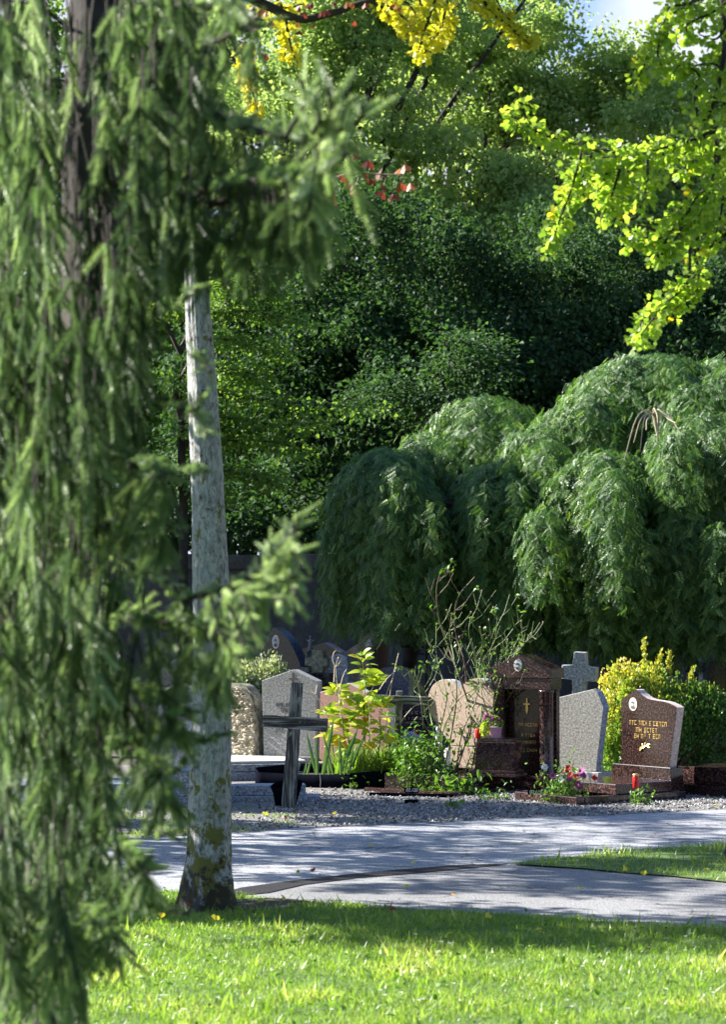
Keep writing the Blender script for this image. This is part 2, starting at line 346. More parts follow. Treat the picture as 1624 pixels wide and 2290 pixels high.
def broad_t(w=.3, droop=.25, n=5):
    V = []; F = []
    for i in range(n+1):
        t = i/n; ww = w*math.sin(math.pi*min(1, t*.92+.06))**.8*(1-.25*t); z = -droop*t*t
        V += [(-ww, t, z+.25*ww), (0, t, z), (ww, t, z+.25*ww)]
    for i in range(n):
        a = 3*i
        for q in (0, 1): F += [(a+q, a+q+1, a+q+4), (a+q, a+q+4, a+q+3)]
    return np.array(V), np.array(F)
BROAD = broad_t()
def shoot_t(nn=90, L=1.0, nl=.26, seed=3):
    r = np.random.default_rng(seed); V = []; F = []
    for i in range(nn):
        t = (i+.5)/nn; th = i*2.4; a = math.radians(58-25*t**3+r.uniform(-8, 8)); l = nl*(1-.25*t)*r.uniform(.85, 1.1)
        d = np.array([math.cos(th)*math.sin(a), math.cos(a), math.sin(th)*math.sin(a)]); s = unit(np.cross(d, [0, 1, 0]))*.021
        b = np.array([0, t*L, 0]); k = len(V); V += [b-s, b+s, b+d*l]; F.append((k, k+1, k+2))
    return np.array(V), np.array(F)
SHOOT = shoot_t()
def scatter(T, pos, dirs, nrm, size):
    """copies of template T at pos; y axis along dirs, z axis near nrm"""
    TV, TF = T; pos = np.asarray(pos, float); n = len(pos); d = unit(np.asarray(dirs, float)); s = unit(np.cross(d, nrm)); z = np.cross(s, d)
    size = np.broadcast_to(np.asarray(size, float), (n,))
    V = (s[:, None, :]*TV[None, :, 0:1]+d[:, None, :]*TV[None, :, 1:2]+z[:, None, :]*TV[None, :, 2:3])*size[:, None, None]+pos[:, None, :]
    F = TF[None]+(np.arange(n)*len(TV))[:, None, None]
    return V.reshape(-1, 3), F.reshape(-1, TF.shape[1])
def rdir(n, bias=(0, 0, 0)): return unit(rng.normal(size=(n, 3))+np.array(bias))
def leaves(name, T, pos, dirs, nrm, size, mat, parent, rnd=None):
    V, F = scatter(T, pos, dirs, nrm, size); n = len(pos); k = len(T[1])
    r = rng.random(n) if rnd is None else rnd
    return big(name, V, F, mat, parent, rnd=np.repeat(r, k))
def inpoly(X, Y, poly):
    c = np.zeros(len(X), bool); j = len(poly)-1
    for i in range(len(poly)):
        xi, yi = poly[i][0], poly[i][1]; xj, yj = poly[j][0], poly[j][1]
        k = ((yi > Y) != (yj > Y)) & (X < (xj-xi)*(Y-yi)/((yj-yi) or 1e-9)+xi); c ^= k; j = i
    return c
# ================================================================== GROUND
def sheet(name, poly, z, mat, kind='structure'):
    bm = bmesh.new(); bm.faces.new([bm.verts.new((p[0], p[1], z)) for p in poly])
    bmesh.ops.triangulate(bm, faces=bm.faces[:])
    return tag(bm_obj(name, bm, mat), kind=kind)
def gp(L): return [G(x, y) for x, y in L]
bm = bmesh.new(); R_ = 1500
bm.faces.new([bm.verts.new(p) for p in ((-R_, -R_, 0), (R_, -R_, 0), (R_, R_, 0), (-R_, R_, 0))]); tag(bm_obj('ground', bm, M['ground']), kind='structure')
lawn_edge = [(-1500, 1935), (-600, 1960), (200, 1992), (270, 1994), (405, 2000), (530, 2010), (620, 2015), (700, 2024), (900, 2035), (1100, 2046), (1300, 2062), (1500, 2077), (1624, 2084), (2400, 2120)]
far_edge = [(-1500, 1930), (-600, 1905), (270, 1880), (380, 1872), (525, 1863), (660, 1853), (800, 1848), (920, 1841), (1000, 1839), (1180, 1829), (1330, 1826), (1480, 1818), (1624, 1812), (2400, 1785)]
def wob(L, amp=.03, step=.25):
    out = []
    for a, b in zip(L[:-1], L[1:]):
        d = (b-a); n = max(1, int(d.length/step))
        for i in range(n):
            p = a+d*(i/n); q = noise.noise(Vector((p.x*3, p.y*3, 1)))+.6*noise.noise(Vector((p.x*9, p.y*9, 4)))
            out.append(Vector((p.x, p.y+amp*1.6*q, 0)))
    return out+[L[-1]]
LE = wob(gp(lawn_edge), .05); FE = wob(gp(far_edge), .06)
LAWN = [Vector((-6, 7, 0)), Vector((6, 7, 0))]+[p for p in LE[::-1] if abs(p.x) < 6]
sheet('lawn', [Vector((-20, -5, 0)), Vector((20, -5, 0))]+LE[::-1], .012, M['lawn'])
sheet('road', LE+FE[::-1], .004, M['road'])
GRAV = FE+[Vector((9, 25.5, 0)), Vector((-9, 25.5, 0))]
sheet('gravel_bed', GRAV, .005, M['gravel'])
ISL = wob([G(1130, 1937), G(1250, 1925), G(1400, 1908), G(1500, 1901), G(1624, 1892), G(2400, 1850)], .04)+wob([G(2400, 2015), G(1624, 1978), G(1500, 1966), G(1300, 1948), G(1130, 1937)], .04)
sheet('grass_verge', ISL, .02, M['lawn'])
PB = wob([G(520, 2008), G(590, 1992), G(640, 1978), G(780, 1961), G(1000, 1944), G(1130, 1938)], .02)+[G(1300, 1944), G(1624, 1972), G(2400, 2010)]+[p for p in LE[::-1] if p.x > -.9]
sheet('path', PB, .010, M['path'])
sheet('asphalt_patch', wob([G(480, 2006), G(540, 1990), G(640, 1976), G(800, 1958), G(1000, 1941), G(1135, 1936)], .02)+wob([G(1135, 1938), G(1000, 1950), G(800, 1968), G(680, 1983), G(600, 2001), G(520, 2009)], .03), .015, M['patch'])
# grass blades
def in_view(X, Y, m=.35): return np.abs(X) < .152*Y+m
def grass(name, poly, n, box_, hmin, hmax, label, mat='grass', dens=None, z=.0, w=1.0):
    x0, x1, y0, y1 = box_; X = rng.uniform(x0, x1, n); Y = rng.uniform(y0, y1, n)
    k = inpoly(X, Y, poly) & (in_view(X, Y) | (rng.random(n) < .25))
    if dens is not None: k &= dens(X, Y)
    X, Y = X[k], Y[k]; n = len(X)
    cl = np.array([noise.noise(Vector((x*2.2, y*2.2, 0))) for x, y in zip(X, Y)])
    h = rng.uniform(hmin, hmax, n)*(1+.5*cl)*(1+.9*(rng.random(n) > .985))
    d = unit(np.c_[rng.normal(0, .38, n), rng.normal(0, .38, n), np.ones(n)]); nr = rdir(n)
    T = blade_t(.7); T[0][:, 0] *= w*1.15
    o = leaves(name, T, np.c_[X, Y, np.full(n, z)], d, nr, h, M[mat], None, rnd=np.clip(rng.normal(.45, .24, n)+.6*cl, 0, 1))
    return tag(o, label, 'grass', kind='stuff')
grass('lawn_grass', LAWN, 330000, (-3.4, 3.4, 7.5, 14.6), .025, .055, 'bright green lawn grass in the foreground beside the asphalt', dens=lambda X, Y: (((X+.55)/.24)**2+((Y-G(590, 2030).y)/.3)**2 > rng.uniform(.3, 1.2, len(X))))
# bare earth by the foot of the trunk
q = G(590, 2030); bm = bmesh.new(); bm.faces.new([bm.verts.new((q.x+.24*math.cos(t)*(1+.2*math.sin(3*t)), q.y+.3*math.sin(t), .02)) for t in np.linspace(0, 2*math.pi, 26, endpoint=False)]); tag(bm_obj('bare_soil', bm, M['soil']), kind='structure')
grass('verge_grass', ISL, 45000, (.8, 6, 14, 20), .03, .075, 'green grass of the wedge shaped verge between the two roads')
def dl(X, Y):
    nz = np.array([noise.noise(Vector((x*2.5, y*2.5, 7))) for x, y in zip(X, Y)])
    return nz+(-X-1.1)*.35+(18.6-Y)*.30 > .02
grass('roadside_grass', GRAV, 60000, (-5, 4, 17.5, 21.5), .02, .045, 'patchy short grass between gravel and road', dens=dl)
# broad clover and plantain leaves in the lawn
n = 5000; X = rng.uniform(-4, 4, n); Y = rng.uniform(8, 14.5, n); k = inpoly(X, Y, LAWN); X, Y = X[k], Y[k]; n = len(X)
tag(leaves('lawn_weed_leaves', BROAD, np.c_[X, Y, rng.uniform(.015, .05, n)], unit(np.c_[rng.normal(0, 1, n), rng.normal(0, 1, n), rng.uniform(0, .7, n)]), rdir(n, (0, 0, 3)), rng.uniform(.02, .04, n), M['weed'], None), 'small broad weed leaves scattered through the lawn', 'weeds', kind='stuff')
# gravel stones
OCT = (np.array([(1, 0, 0), (-1, 0, 0), (0, 1, 0), (0, -1, 0), (0, 0, .6), (0, 0, -.6)]), np.array([(0, 2, 4), (2, 1, 4), (1, 3, 4), (3, 0, 4), (2, 0, 5), (1, 2, 5), (3, 1, 5), (0, 3, 5)]))
n = 26000; X = rng.uniform(-5, 6, n); Y = rng.uniform(17.6, 22.5, n); k = inpoly(X, Y, GRAV); X, Y = X[k], Y[k]; n = len(X)
k = (rng.random(n) < .35) | (X > -.8) & (Y < 21.8); X, Y = X[k], Y[k]; n = len(X)
m, nn_, p, o_ = newmat('gravel_stones'); a = nn_.nodes.new('ShaderNodeAttribute'); a.attribute_name = 'rnd'
nn_.links.new(ramp(nn_, a.outputs['Fac'], [(0, (.04, .04, .045)), (.5, (.16, .16, .16)), (1, (.5, .5, .5))]), p.inputs['Base Color']); p.inputs['Roughness'].default_value = .8; M['stones'] = m
tag(leaves('gravel', OCT, np.c_[X, Y, rng.uniform(.004, .012, n)], rdir(n), rdir(n), rng.uniform(.006, .016, n), M['stones'], None), 'grey gravel between the graves and the road', 'gravel', kind='stuff')
# ================================================================== GRAVES
def letters(fr, par, rows, y=-.004, h=.02, mat='gold', seed=1):
    """rows of short raised strokes: lettering too worn to read. rows = (x0, x1, z) in local units"""
    r = random.Random(seed); out = []
    for x0, x1, z in rows:
        x = x0; bm = bmesh.new()
        while x < x1:
            ww = r.uniform(.45, .75)*h
            segs = r.choice([[(0, 0, .17, 1), (.83, 0, 1, 1), (0, .87, 1, 1)], [(0, 0, .17, 1), (0, 0, 1, .2), (0, .87, 1, 1)], [(0, 0, .17, 1), (.83, 0, 1, 1), (.2, .4, .8, .6)], [(.39, 0, .61, 1), (0, .87, 1, 1)], [(0, 0, .17, 1), (0, .4, .8, .6), (0, .87, 1, 1), (0, 0, 1, .18)]])
            for i, (a, b, c, d) in enumerate(segs):
                X0, X1, Z0, Z1 = x+a*ww, x+c*ww, z+b*h, z+d*h; yy = y-.0006*i
                vs = [bm.verts.new(q) for q in ((X0, yy, Z0), (X1, yy, Z0), (X1, yy, Z1), (X0, yy, Z1), (X0, 0, Z0), (X1, 0, Z0), (X1, 0, Z1), (X0, 0, Z1))]
                for f in ((0, 1, 2, 3), (4, 5, 1, 0), (5, 6, 2, 1), (6, 7, 3, 2), (7, 4, 0, 3)): bm.faces.new([vs[j] for j in f])
            x += ww+.28*h
            if r.random() < .12: x += .5*h
        out.append(bm_obj('inscription_line', bm, M[mat], par))
    return out
def portrait(par, cx, cz, rx, rz, rim='cream', y=0.0):
    o = disc('portrait_medallion', cx, cz, rx, rz, y-.006, y+.004, M[rim], par)
    disc('picture', cx, cz, rx*.8, rz*.82, y-.008, y-.0045, M['porcelain'], o)
    disc('shoulders', cx, cz-rz*.48, rx*.5, rz*.25, y-.0095, y-.0075, M['ink'], o, 14)
    disc('face', cx, cz+rz*.02, rx*.26, rz*.28, y-.0105, y-.0075, M['skin'], o, 14)
    disc('hair', cx, cz+rz*.25, rx*.3, rz*.16, y-.0115, y-.0075, M['ink'], o, 14)
    return o
Z1 = lambda X, Y: (488.7+X*.2821, 1412.7+Y*.2821)
Z3 = lambda X, Y: (1166+X*.2821, 1412.7+Y*.2821)
Z2 = lambda X, Y: (840+X*.2821, 1221.8+Y*.2821)
Z5 = lambda X, Y: ((1780+X/4.68)*.7636, (1980+Y/4.68)*.7636)
Z8 = lambda X, Y: (840+X*.1734, 1359.2+Y*.1734)
Z6 = lambda X, Y: (488.7+X*.2821, 1221.8+Y*.2821)      # back row
# ---- 1 red headstone with portrait at the right
C = G(1291, 1802)
fr = Frame(C, 54)
g = empty('grave_border', C, 'low red granite kerb framing a planted bed with number plate, right of the pillared tomb', 'grave kerb', rz=fr.rz)
box('kerb_front', -.82, 0, 0, .09, 0, .07, M['red_granite'], g)
box('kerb_side', -.088, .0, .092, 1.26, 0, .068, M['red_granite'], g)
box('kerb_side', -.82, -.732, .092, 1.26, 0, .068, M['red_granite'], g)
box('bed_soil', -.732, -.088, .09, .5, -.02, .035, M['soil'], g, 0)
g = empty('grave_slab', C+Vector((0, 0, .069)), 'polished dark red granite slab with a red grave candle on it', 'grave slab', rz=fr.rz)
box('slab', -.78, -.02, .46, 1.12, -.0, .09, M['red_granite'], g, .008)
hf = Frame(C-fr.n*1.16+Vector((0, 0, .07)), 54)
g = empty('headstone', hf.A, 'dark red headstone with wavy top, oval portrait and gold inscription', 'headstone', 'headstones', rz=hf.rz)
u0, z0 = hf.uv(*Z5(75, 1480)); u1, _ = hf.uv(*Z5(915, 1620))
box('base', u0, u1, -.03, .13, 0, .2, M['polished_brown'], g, .006, (.02, .02, .01, .01))
top = [Z5(188, 325), Z5(290, 250), Z5(395, 180)]+smooth_outline([Z5(420, 190), Z5(470, 250), Z5(560, 310), Z5(680, 335), Z5(800, 355), Z5(890, 390), Z5(960, 430)], 18)
pts = hf.pts(top); br = hf.uv(*Z5(850, 1440)); bl = hf.uv(*Z5(188, 1400))
slab('stone', [(bl[0], .19)]+pts+[(br[0], .19)], 0, .085, M['polished_brown'], g, .004, side=M['rosy_lit_side'])
a0 = hf.uv(*Z5(358, 385)); portrait(g, a0[0], a0[1], .052, .058)
rows = []
for (xa, xb, yb) in ((310, 470, 665), (495, 800, 675), (400, 485, 765), (515, 690, 770), (375, 475, 850), (510, 540, 830), (570, 710, 855)):
    a1 = hf.uv(*Z5(xa, yb)); b1 = hf.uv(*Z5(xb, yb)); rows.append((a1[0], b1[0], a1[1]))
letters(hf, g, rows, h=.04)
def sprig(par, fr, zf, pts2):
    A = Acc()
    for (x, y, dx, dz, l) in pts2:
        c = fr.uv(*zf(x, y)); V, F = scatter(BROAD, [(c[0], -.008, c[1])], [(dx, -.1, dz)], [(0, -1, .2)], [l*.6]); A.add(V, F)
    o = bpy.data.meshes.new('x'); me = A
    ob = big('gold_sprig', np.vstack(A.V), np.vstack(A.F), M['gold'], None); ob.parent = par; return ob
sprig(g, hf, Z5, [(450, 1020, .7, .9, .09), (480, 980, 1, .5, .08), (520, 950, .2, 1, .05), (540, 945, 1, .4, .07), (560, 960, .8, -.2, .06), (500, 965, -.5, 1, .05), (470, 1000, -.6, -.9, .04)])
# candle
def candle(x, ytop, ybot, D, label, lid=True):
    p = P(x, ybot, D); h = P(x, ytop, D).z-p.z; r = .0255
    g = empty('grave_candle', p, label, 'candle', 'grave candles')
    prof = lambda zs: zs
    def lathe(name, pr, mat, par):
        bm = bmesh.new(); n = 20; R = [[bm.verts.new((rr*math.cos(t), rr*math.sin(t), zz)) for t in np.linspace(0, 2*math.pi, n, endpoint=False)] for rr, zz in pr]
        for a, b in zip(R[:-1], R[1:]):
            for i in range(n): bm.faces.new((a[i], a[(i+1) % n], b[(i+1) % n], b[i]))
        bm.faces.new(R[0][::-1]); bm.faces.new(R[-1]); return bm_obj(name, bm, mat, par, True)
    lathe('glass', [(r*.8, 0), (r, .006), (r, h*.8), (r*.9, h*.84)], M['red_plastic'], g)
    if lid: lathe('lid', [(r*.92, h*.841), (r*1.02, h*.85), (r*1.02, h*.96), (r*.6, h)], M['gold'], g)
    if lid:
        bm = bmesh.new()
        for k in range(3):
            t0 = -1.9+.25*k; vs = [bm.verts.new((1.02*r*math.cos(t0+dt), 1.02*r*math.sin(t0+dt), h*zz)) for dt, zz in ((0, .34), (.16, .3), (.2, .42), (.05, .5))]; bm.faces.new(vs)
        bm_obj('printed_band', bm, M['ink'], g)
    return g, h
def lathe(name, pr, mat, par, n=20, loc=None, smooth=True):
    bm = bmesh.new(); R = [[bm.verts.new((rr*math.cos(t), rr*math.sin(t), zz)) for t in np.linspace(0, 2*math.pi, n, endpoint=False)] for rr, zz in pr]
    for a, b in zip(R[:-1], R[1:]):
        for i in range(n): bm.faces.new((a[i], a[(i+1) % n], b[(i+1) % n], b[i]))
    bm.faces.new(R[0][::-1]); bm.faces.new(R[-1]); return bm_obj(name, bm, mat, par, smooth, loc)
q = G(1423, 1763, .159); candle(1423, 1730, 1763, q.y, 'red plastic grave candle with gold lid standing on the polished slab')
# ---- 2 grey pointed headstone
A2 = Vector((G(1300, 1751).x, 22.6, 0)); fr2 = Frame(A2, 34)
g = empty('headstone', A2, 'plain grey granite headstone with slanted pointed top behind the flowers', 'headstone', 'headstones', rz=fr2.rz)
pts = fr2.pts([(1235, 1563), Z3(575, 455), Z3(608, 478), Z3(655, 600), Z3(640, 700), Z3(595, 1105)])
bl = fr2.uv(1235, 1724)
slab('stone', [(bl[0], bl[1]-.01)]+pts, 0, .11, M['grey_granite'], g, .004, side=M['blue_granite'])  # bluish skylight painted onto the shaded right edge
a1 = fr2.uv(1232, 1722); b1 = fr2.uv(*Z3(640, 1180))
box('base', a1[0], b1[0], -.06, .2, max(0, a1[1]-.13), a1[1], M['grey_pale'], g, .006)
box('plinth', a1[0]-.1, b1[0]+.13, -.1, .3, 0, max(.02, a1[1]-.132), M['grey_pale'], g, .006)
box('back_kerb', b1[0]+.131, b1[0]+.5, .1, .24, 0, a1[1]-.09, M['blue_granite'], g, .006)
# ---- 3 pillared tomb with pediment
A3 = Vector((P(1163, 1700, 22.2).x, 22.2, 0)); fr3 = Frame(A3, 30)
g = empty('pillared_headstone', A3, 'tall red granite headstone with pediment roof, round pillars and golden crucifix', 'headstone', 'headstones', rz=fr3.rz)
def U(zf, X, Y): return fr3.uv(*zf(X, Y))
pk = U(Z2, 1145, 857); re = U(Z2, 1395, 975); rb = U(Z2, 1395, 1048); ab = U(Z2, 1380, 1140); zb = U(Z2, 1285, 1822)[1]
hw = re[0]-pk[0]; cx = pk[0]
slab('pediment', [(cx-hw, rb[1]), (cx+hw, rb[1]), (cx+hw, re[1]), (cx, pk[1]), (cx-hw, re[1])], 0, .28, M['red_granite'], g, .004)
box('architrave', cx-hw+.02, cx+hw-.02, .015, .265, ab[1], rb[1]-.0005, M['red_granite'], g, .003)
c0 = U(Z2, 1285, 1200)[0]; c1 = U(Z2, 1383, 1200)[0]; cr = (c1-c0)/2
for s in (-1, 1):
    xc = cx+s*((c0+c1)/2-cx)
    lathe('pillar', [(cr*1.15, zb+.0), (cr*1.15, zb+.02), (cr, zb+.03), (cr, ab[1]-.03), (cr*1.15, ab[1]-.02), (cr*1.15, ab[1]-.001)], M['red_granite'], g, 28, (xc, .06, 0))
    x0 = xc-.05 if s > 0 else xc-.04
    box('rear_pier', x0, x0+.09, .19, .26, zb, ab[1]-.001, M['red_granite'], g, .003)
box('inscription_panel', cx-hw+.13, cx+hw-.13, .15, .185, zb, ab[1]-.001, M['red_dark'], g, .002)
box('plinth', cx-hw-.03, cx+hw+.03, -.03, .3, zb-.05, zb-.0005, M['red_granite'], g, .004)
box('lower_plinth', cx-hw-.06, cx+hw+.06, -.07, .33, 0, zb-.051, M['red_granite'], g, .004)
pc = U(Z2, 1133, 942); portrait(g, pc[0], pc[1], .042, .056)
fri = Frame(fr3.A-fr3.n*.15, 30)
def Ui(X, Y): u, z = fri.uv(*Z2(X, Y)); return u, z
ins = empty('x', (0, 0, 0)); bpy.data.objects.remove(ins)
rows = [(Ui(a, y)[0], Ui(b, y)[0], Ui(a, y)[1]) for a, b, y in ((1140, 1275, 1425), (1160, 1258, 1508), (1120, 1190, 1565), (1200, 1278, 1565), (1125, 1190, 1628), (1205, 1275, 1628))]
for o in letters(fr3, g, rows, y=-.004, h=.03, seed=4): o.location = (0, .15, 0)
cz = Ui(1207, 1265)
bm = bmesh.new()
for (x0, x1, z0_, z1_) in ((-.006, .006, -.07, .07), (-.035, .035, .012, .024), (-.012, .012, -.05, .02), (-.008, .008, .02, .045)):
    bmesh.ops.create_cube(bm, size=1, matrix=Matrix.Translation((cz[0]+(x0+x1)/2, .142-.002*abs(x0)*50, cz[1]+(z0_+z1_)/2)) @ Matrix.Diagonal((x1-x0, .014, z1_-z0_, 1)))
bm_obj('crucifix', bm, M['gold'], g)
# kerb and slabs of that grave
C3 = G(1012, 1783); f3 = Frame(C3, 60)
L3 = 1.55
g = empty('grave_border', C3, 'dark red granite border and slab in front of the pillared headstone', 'grave kerb', rz=f3.rz)
kw = f3.uv(1012, 1783)[0]
e3 = G(1262, 1757); v3 = e3-C3; a3 = math.degrees(math.atan2(v3.y, v3.x)); g.rotation_euler = (0, 0, math.radians(a3))
LL = v3.length
box('side_kerb', 0, LL, 0, .1, 0, .045, M['red_dark'], g)
box('end_kerb', 0, .09, .102, 1.0, 0, .04, M['red_dark'], g)
q = G(1062, 1772, .07)
box('slab', .3, LL-.12, .11, 1.0, .0, .15, M['red_granite'], g)
box('step', LL-.85, LL-.2, .25, 1.0, .151, .19, M['red_granite'], g)
# tapered plinth with tiers
A4 = P(1100, 1748, 21.75); A4.z = .151; f4 = Frame(A4, 22)
g = empty('flower_pedestal', A4, 'red granite pedestal, wider at the top, carrying the pink pot', 'pedestal', rz=f4.rz)
def U4(X, Y): return f4.uv(*Z2(X, Y))
l0, l1 = U4(715, 1830)[0], U4(1122, 1830)[0]; zt = [U4(1000, y)[1] for y in (1868, 1805, 1778, 1556, 1528)]
box('lower_tier', l0, l1, -.03, .3, 0, zt[1], M['red_granite'], g, .004)
box('upper_tier', l0+.03, l1-.025, 0, .28, zt[1]+.0005, zt[2], M['red_granite'], g, .004)
b0, b1_ = U4(775, 1770)[0], U4(1070, 1770)[0]; t0, t1 = U4(745, 1556)[0], U4(1103, 1556)[0]
box('vase_block', b0, b1_, .03, .24, zt[2]+.0005, zt[3], M['red_granite'], g, .004, (b0-t0, b1_-t1, -.03, -.02))
box('cap', U4(785, 1540)[0], U4(1065, 1540)[0], .06, .22, zt[3]+.0005, zt[4], M['red_granite'], g, .003)
zcap = A4.z+zt[4]; Dp = A4.y+.12
# pot with magenta flowers
pp = P(*Z2(948, 1520), Dp); pp.z = zcap
g = empty('flower_pot', pp, 'lilac pot of magenta chrysanthemums on the granite pedestal', 'potted flowers')
lathe('pot', [(.05, 0), (.055, .01), (.062, .09), (.065, .092), (.065, .1)], M['lilac'], g)
n = 260; d = rdir(n, (0, 0, .6)); ps = np.array(pp)+np.array([-.02, 0, .15])+d*np.array([.07, .05, .05])
leaves('foliage', LEAF, ps-[0, 0, .02], d, rdir(n), .03, M['weed'], g)
for k in range(11):
    c = np.array(pp)+np.array([random.uniform(-.1, .06), random.uniform(-.06, .04), .17+random.uniform(-.02, .045)]); n = 40
    leaves('blossom', QUAD, np.tile(c, (n, 1)), rdir(n, (0, 0, .5)), rdir(n), rng.uniform(.012, .022, n), M['petal_m'], g)
pp = P(*Z2(812, 1521), Dp); pp.z = zcap
candle(Z2(814, 0)[0], Z2(0, 1432)[1], Z2(0, 1522)[1], Dp, 'bright red grave candle on the pedestal beside the pink pot', False)
pp = P(*Z2(866, 1521), Dp-.03); pp.z = zcap
g = empty('posy', pp, 'small lime green bouquet between the red candle and the pink pot', 'bouquet')
n = 400; d = rdir(n, (0, 0, .3)); leaves('blooms', LEAF, np.array(pp)+[0, 0, .075]+d*np.array([.03, .03, .055]), d, rdir(n), .02, M['bloom_y'], g)
V, F = tube([pp+Vector((0, 0, 0)), pp+Vector((0, 0, .06))], [.008, .006], 8); big('stalk', V, F, M['green_stem'], g)
# ---- 4 heart headstone
A5 = Vector((P(1030, 1700, 22.6).x, 22.6, 0)); fr5 = Frame(A5, 40)
g = empty('heart_headstone', A5, 'pink granite headstone in the shape of a heart behind the bare rose stems', 'headstone', 'headstones', rz=fr5.rz)
hp = smooth_outline([(1009, 1668), (985, 1630), (962, 1594), (957, 1565), (966, 1536), (985, 1521), (1005, 1521), (1022, 1532), (1031, 1539)], 26)+smooth_outline([(1033, 1539), (1045, 1523), (1066, 1517), (1088, 1524), (1101, 1545), (1102, 1580), (1088, 1625), (1066, 1668)], 26)
pts = fr5.pts(hp)
slab('heart', pts, 0, .12, M['pink_stone'], g, .005, side=M['lit_face'])
a1 = fr5.uv(1008, 1668); b1 = fr5.uv(1078, 1668)
box('foot', a1[0], b1[0], .004, .118, .16, a1[1]-.0005, M['pink_stone'], g, .004)
box('base', a1[0]-.12, b1[0]+.06, -.05, .2, 0, .159, M['old_stone'], g, .006)
# ---- 5 grey gable headstone
A6 = Vector((P(640, 1700, 24.0).x, 24.0, 0)); fr6 = Frame(A6, 22)
g = empty('headstone', A6, 'grey granite headstone with gable top directly behind the wooden cross', 'headstone', 'headstones', rz=fr6.rz)
pts = fr6.pts([Z1(357, 980), Z1(343, 388), Z1(592, 300), Z1(778, 392), Z1(766, 985)])
zb6 = pts[0][1]; pts[-1] = (pts[-1][0], zb6)
slab('stone', pts, 0, .14, M['grey_granite'], g, .004, side=M['grey_pale'])
box('base', fr6.uv(*Z1(300, 980))[0], fr6.uv(*Z1(790, 980))[0], -.06, .2, zb6-.2, zb6-.0005, M['grey_granite'], g, .006)
c = fr6.uv(*Z1(590, 380)); bm = bmesh.new()
for k, (x0, x1, z0_, z1_) in enumerate(((-.008, .008, -.09, .07), (-.045, .045, .0, .015))):
    bmesh.ops.create_cube(bm, size=1, matrix=Matrix.Translation((c[0], -.0005-.001*k, c[1]+(z0_+z1_)/2)) @ Matrix.Diagonal((x1-x0, .005, z1_-z0_, 1)))
bm_obj('carved_cross', bm, M['engraved'], g)
rows = []
for a, b, y in ((455, 575, 590), (490, 575, 635), (455, 500, 792)):
    p1 = fr6.uv(*Z1(a, y)); p2 = fr6.uv(*Z1(b, y)); rows.append((p1[0], p2[0], p1[1]))
letters(fr6, g, rows, y=-.003, h=.035, mat='engraved', seed=9)
C6 = G(505, 1748); g = empty('grave_slab', C6, 'pale grey granite slab in front of the grey gable headstone', 'grave slab', rz=math.radians(14))
box('lower_course', -.3, .88, 0, 1.0, 0, .085, M['blue_granite'], g, .008)
box('slab', -.27, .84, .03, 1.0, .086, .16, M['blue_granite'], g, .01)
box('cover', -.24, .80, .06, 1.0, .161, .19, M['lit_face'], g, .01)  # sunlit top painted pale, over courses painted bluish for their shade
# granite kerb in front, left
C7 = G(716, 1793); g = empty('grave_kerb', C7, 'two stepped blue grey granite kerbs ending behind the black pot', 'grave kerb', rz=math.radians(4))
box('lower_kerb', -1.5, 0, 0, .3, 0, .05, M['blue_granite'], g, .006)
box('upper_kerb', -1.5, -.12, .05, .3, .051, .14, M['blue_granite'], g, .008)
C8 = G(433, 1806); g = empty('granite_tomb', C8, 'blue grey granite block grave in three courses left of the grey tree trunk', 'grave', rz=math.radians(8))
box('bottom_course', -1.5, .1, 0, .8, 0, .09, M['blue_granite'], g, .006)
box('middle_course', -1.45, .05, .03, .8, .091, .2, M['blue_granite'], g, .006)
box('top_course', -.4, .04, .06, .8, .201, .3, M['blue_granite'], g, .006)
fx = Frame(P(400, 1700, 21.8)*1, 20); fx.A.z = 0
g = empty('headstone', fx.A, 'speckled blue grey headstone half hidden by the spruce', 'headstone', 'headstones', rz=fx.rz)
pts = fx.pts([(345, 1730), (345, 1560), (395, 1525), (432, 1540), (432, 1730)]); slab('stone', pts, 0, .12, M['blue_granite'], g, .005)
# ---- 6 rough stone
A9 = Vector((P(545, 1700, 24.2).x, 24.2, 0)); fr9 = Frame(A9, 30)
g = empty('rough_headstone', A9, 'round topped rough hewn stone between trunk and grey gable headstone', 'headstone', 'headstones', rz=fr9.rz)
out = smooth_outline([(575, 1692), (573, 1620), (566, 1570), (550, 1540), (528, 1530), (500, 1530), (478, 1545), (468, 1580), (464, 1692)], 40)
pts = fr9.pts(out)
slab('stone', pts, .03, .2, M['old_stone'], g, .015)
# hewn face: a displaced grid
cx9 = sum(p[0] for p in pts)/len(pts); zm = min(p[1] for p in pts)
us = np.linspace(min(p[0] for p in pts), max(p[0] for p in pts), 90); zs = np.linspace(zm, max(p[1] for p in pts), 120)
UU, ZZ = np.meshgrid(us, zs); ins_ = inpoly(UU.ravel(), ZZ.ravel(), [(cx9+(p[0]-cx9)*.93, zm+(p[1]-zm)*.96) for p in pts]).reshape(UU.shape)
YY = np.array([[-.01-.055*abs(noise.turbulence(Vector((u*14, 3, z*24)), 3, False)) for u in us] for z in zs])
YY = np.where(ins_, YY, .035)
idx = np.arange(UU.size).reshape(UU.shape); Fq = np.stack([idx[:-1, :-1], idx[:-1, 1:], idx[1:, 1:], idx[1:, :-1]], -1).reshape(-1, 4)
keep = ins_.ravel()[Fq].any(1)
o = big('hewn_face', np.stack([UU, YY, ZZ], -1).reshape(-1, 3), Fq[keep], M['rough_stone']); o.parent = g
box('base', min(p[0] for p in pts)-.06, max(p[0] for p in pts)+.08, -.06, .3, 0, zm-.0005, M['old_stone'], g, .01)
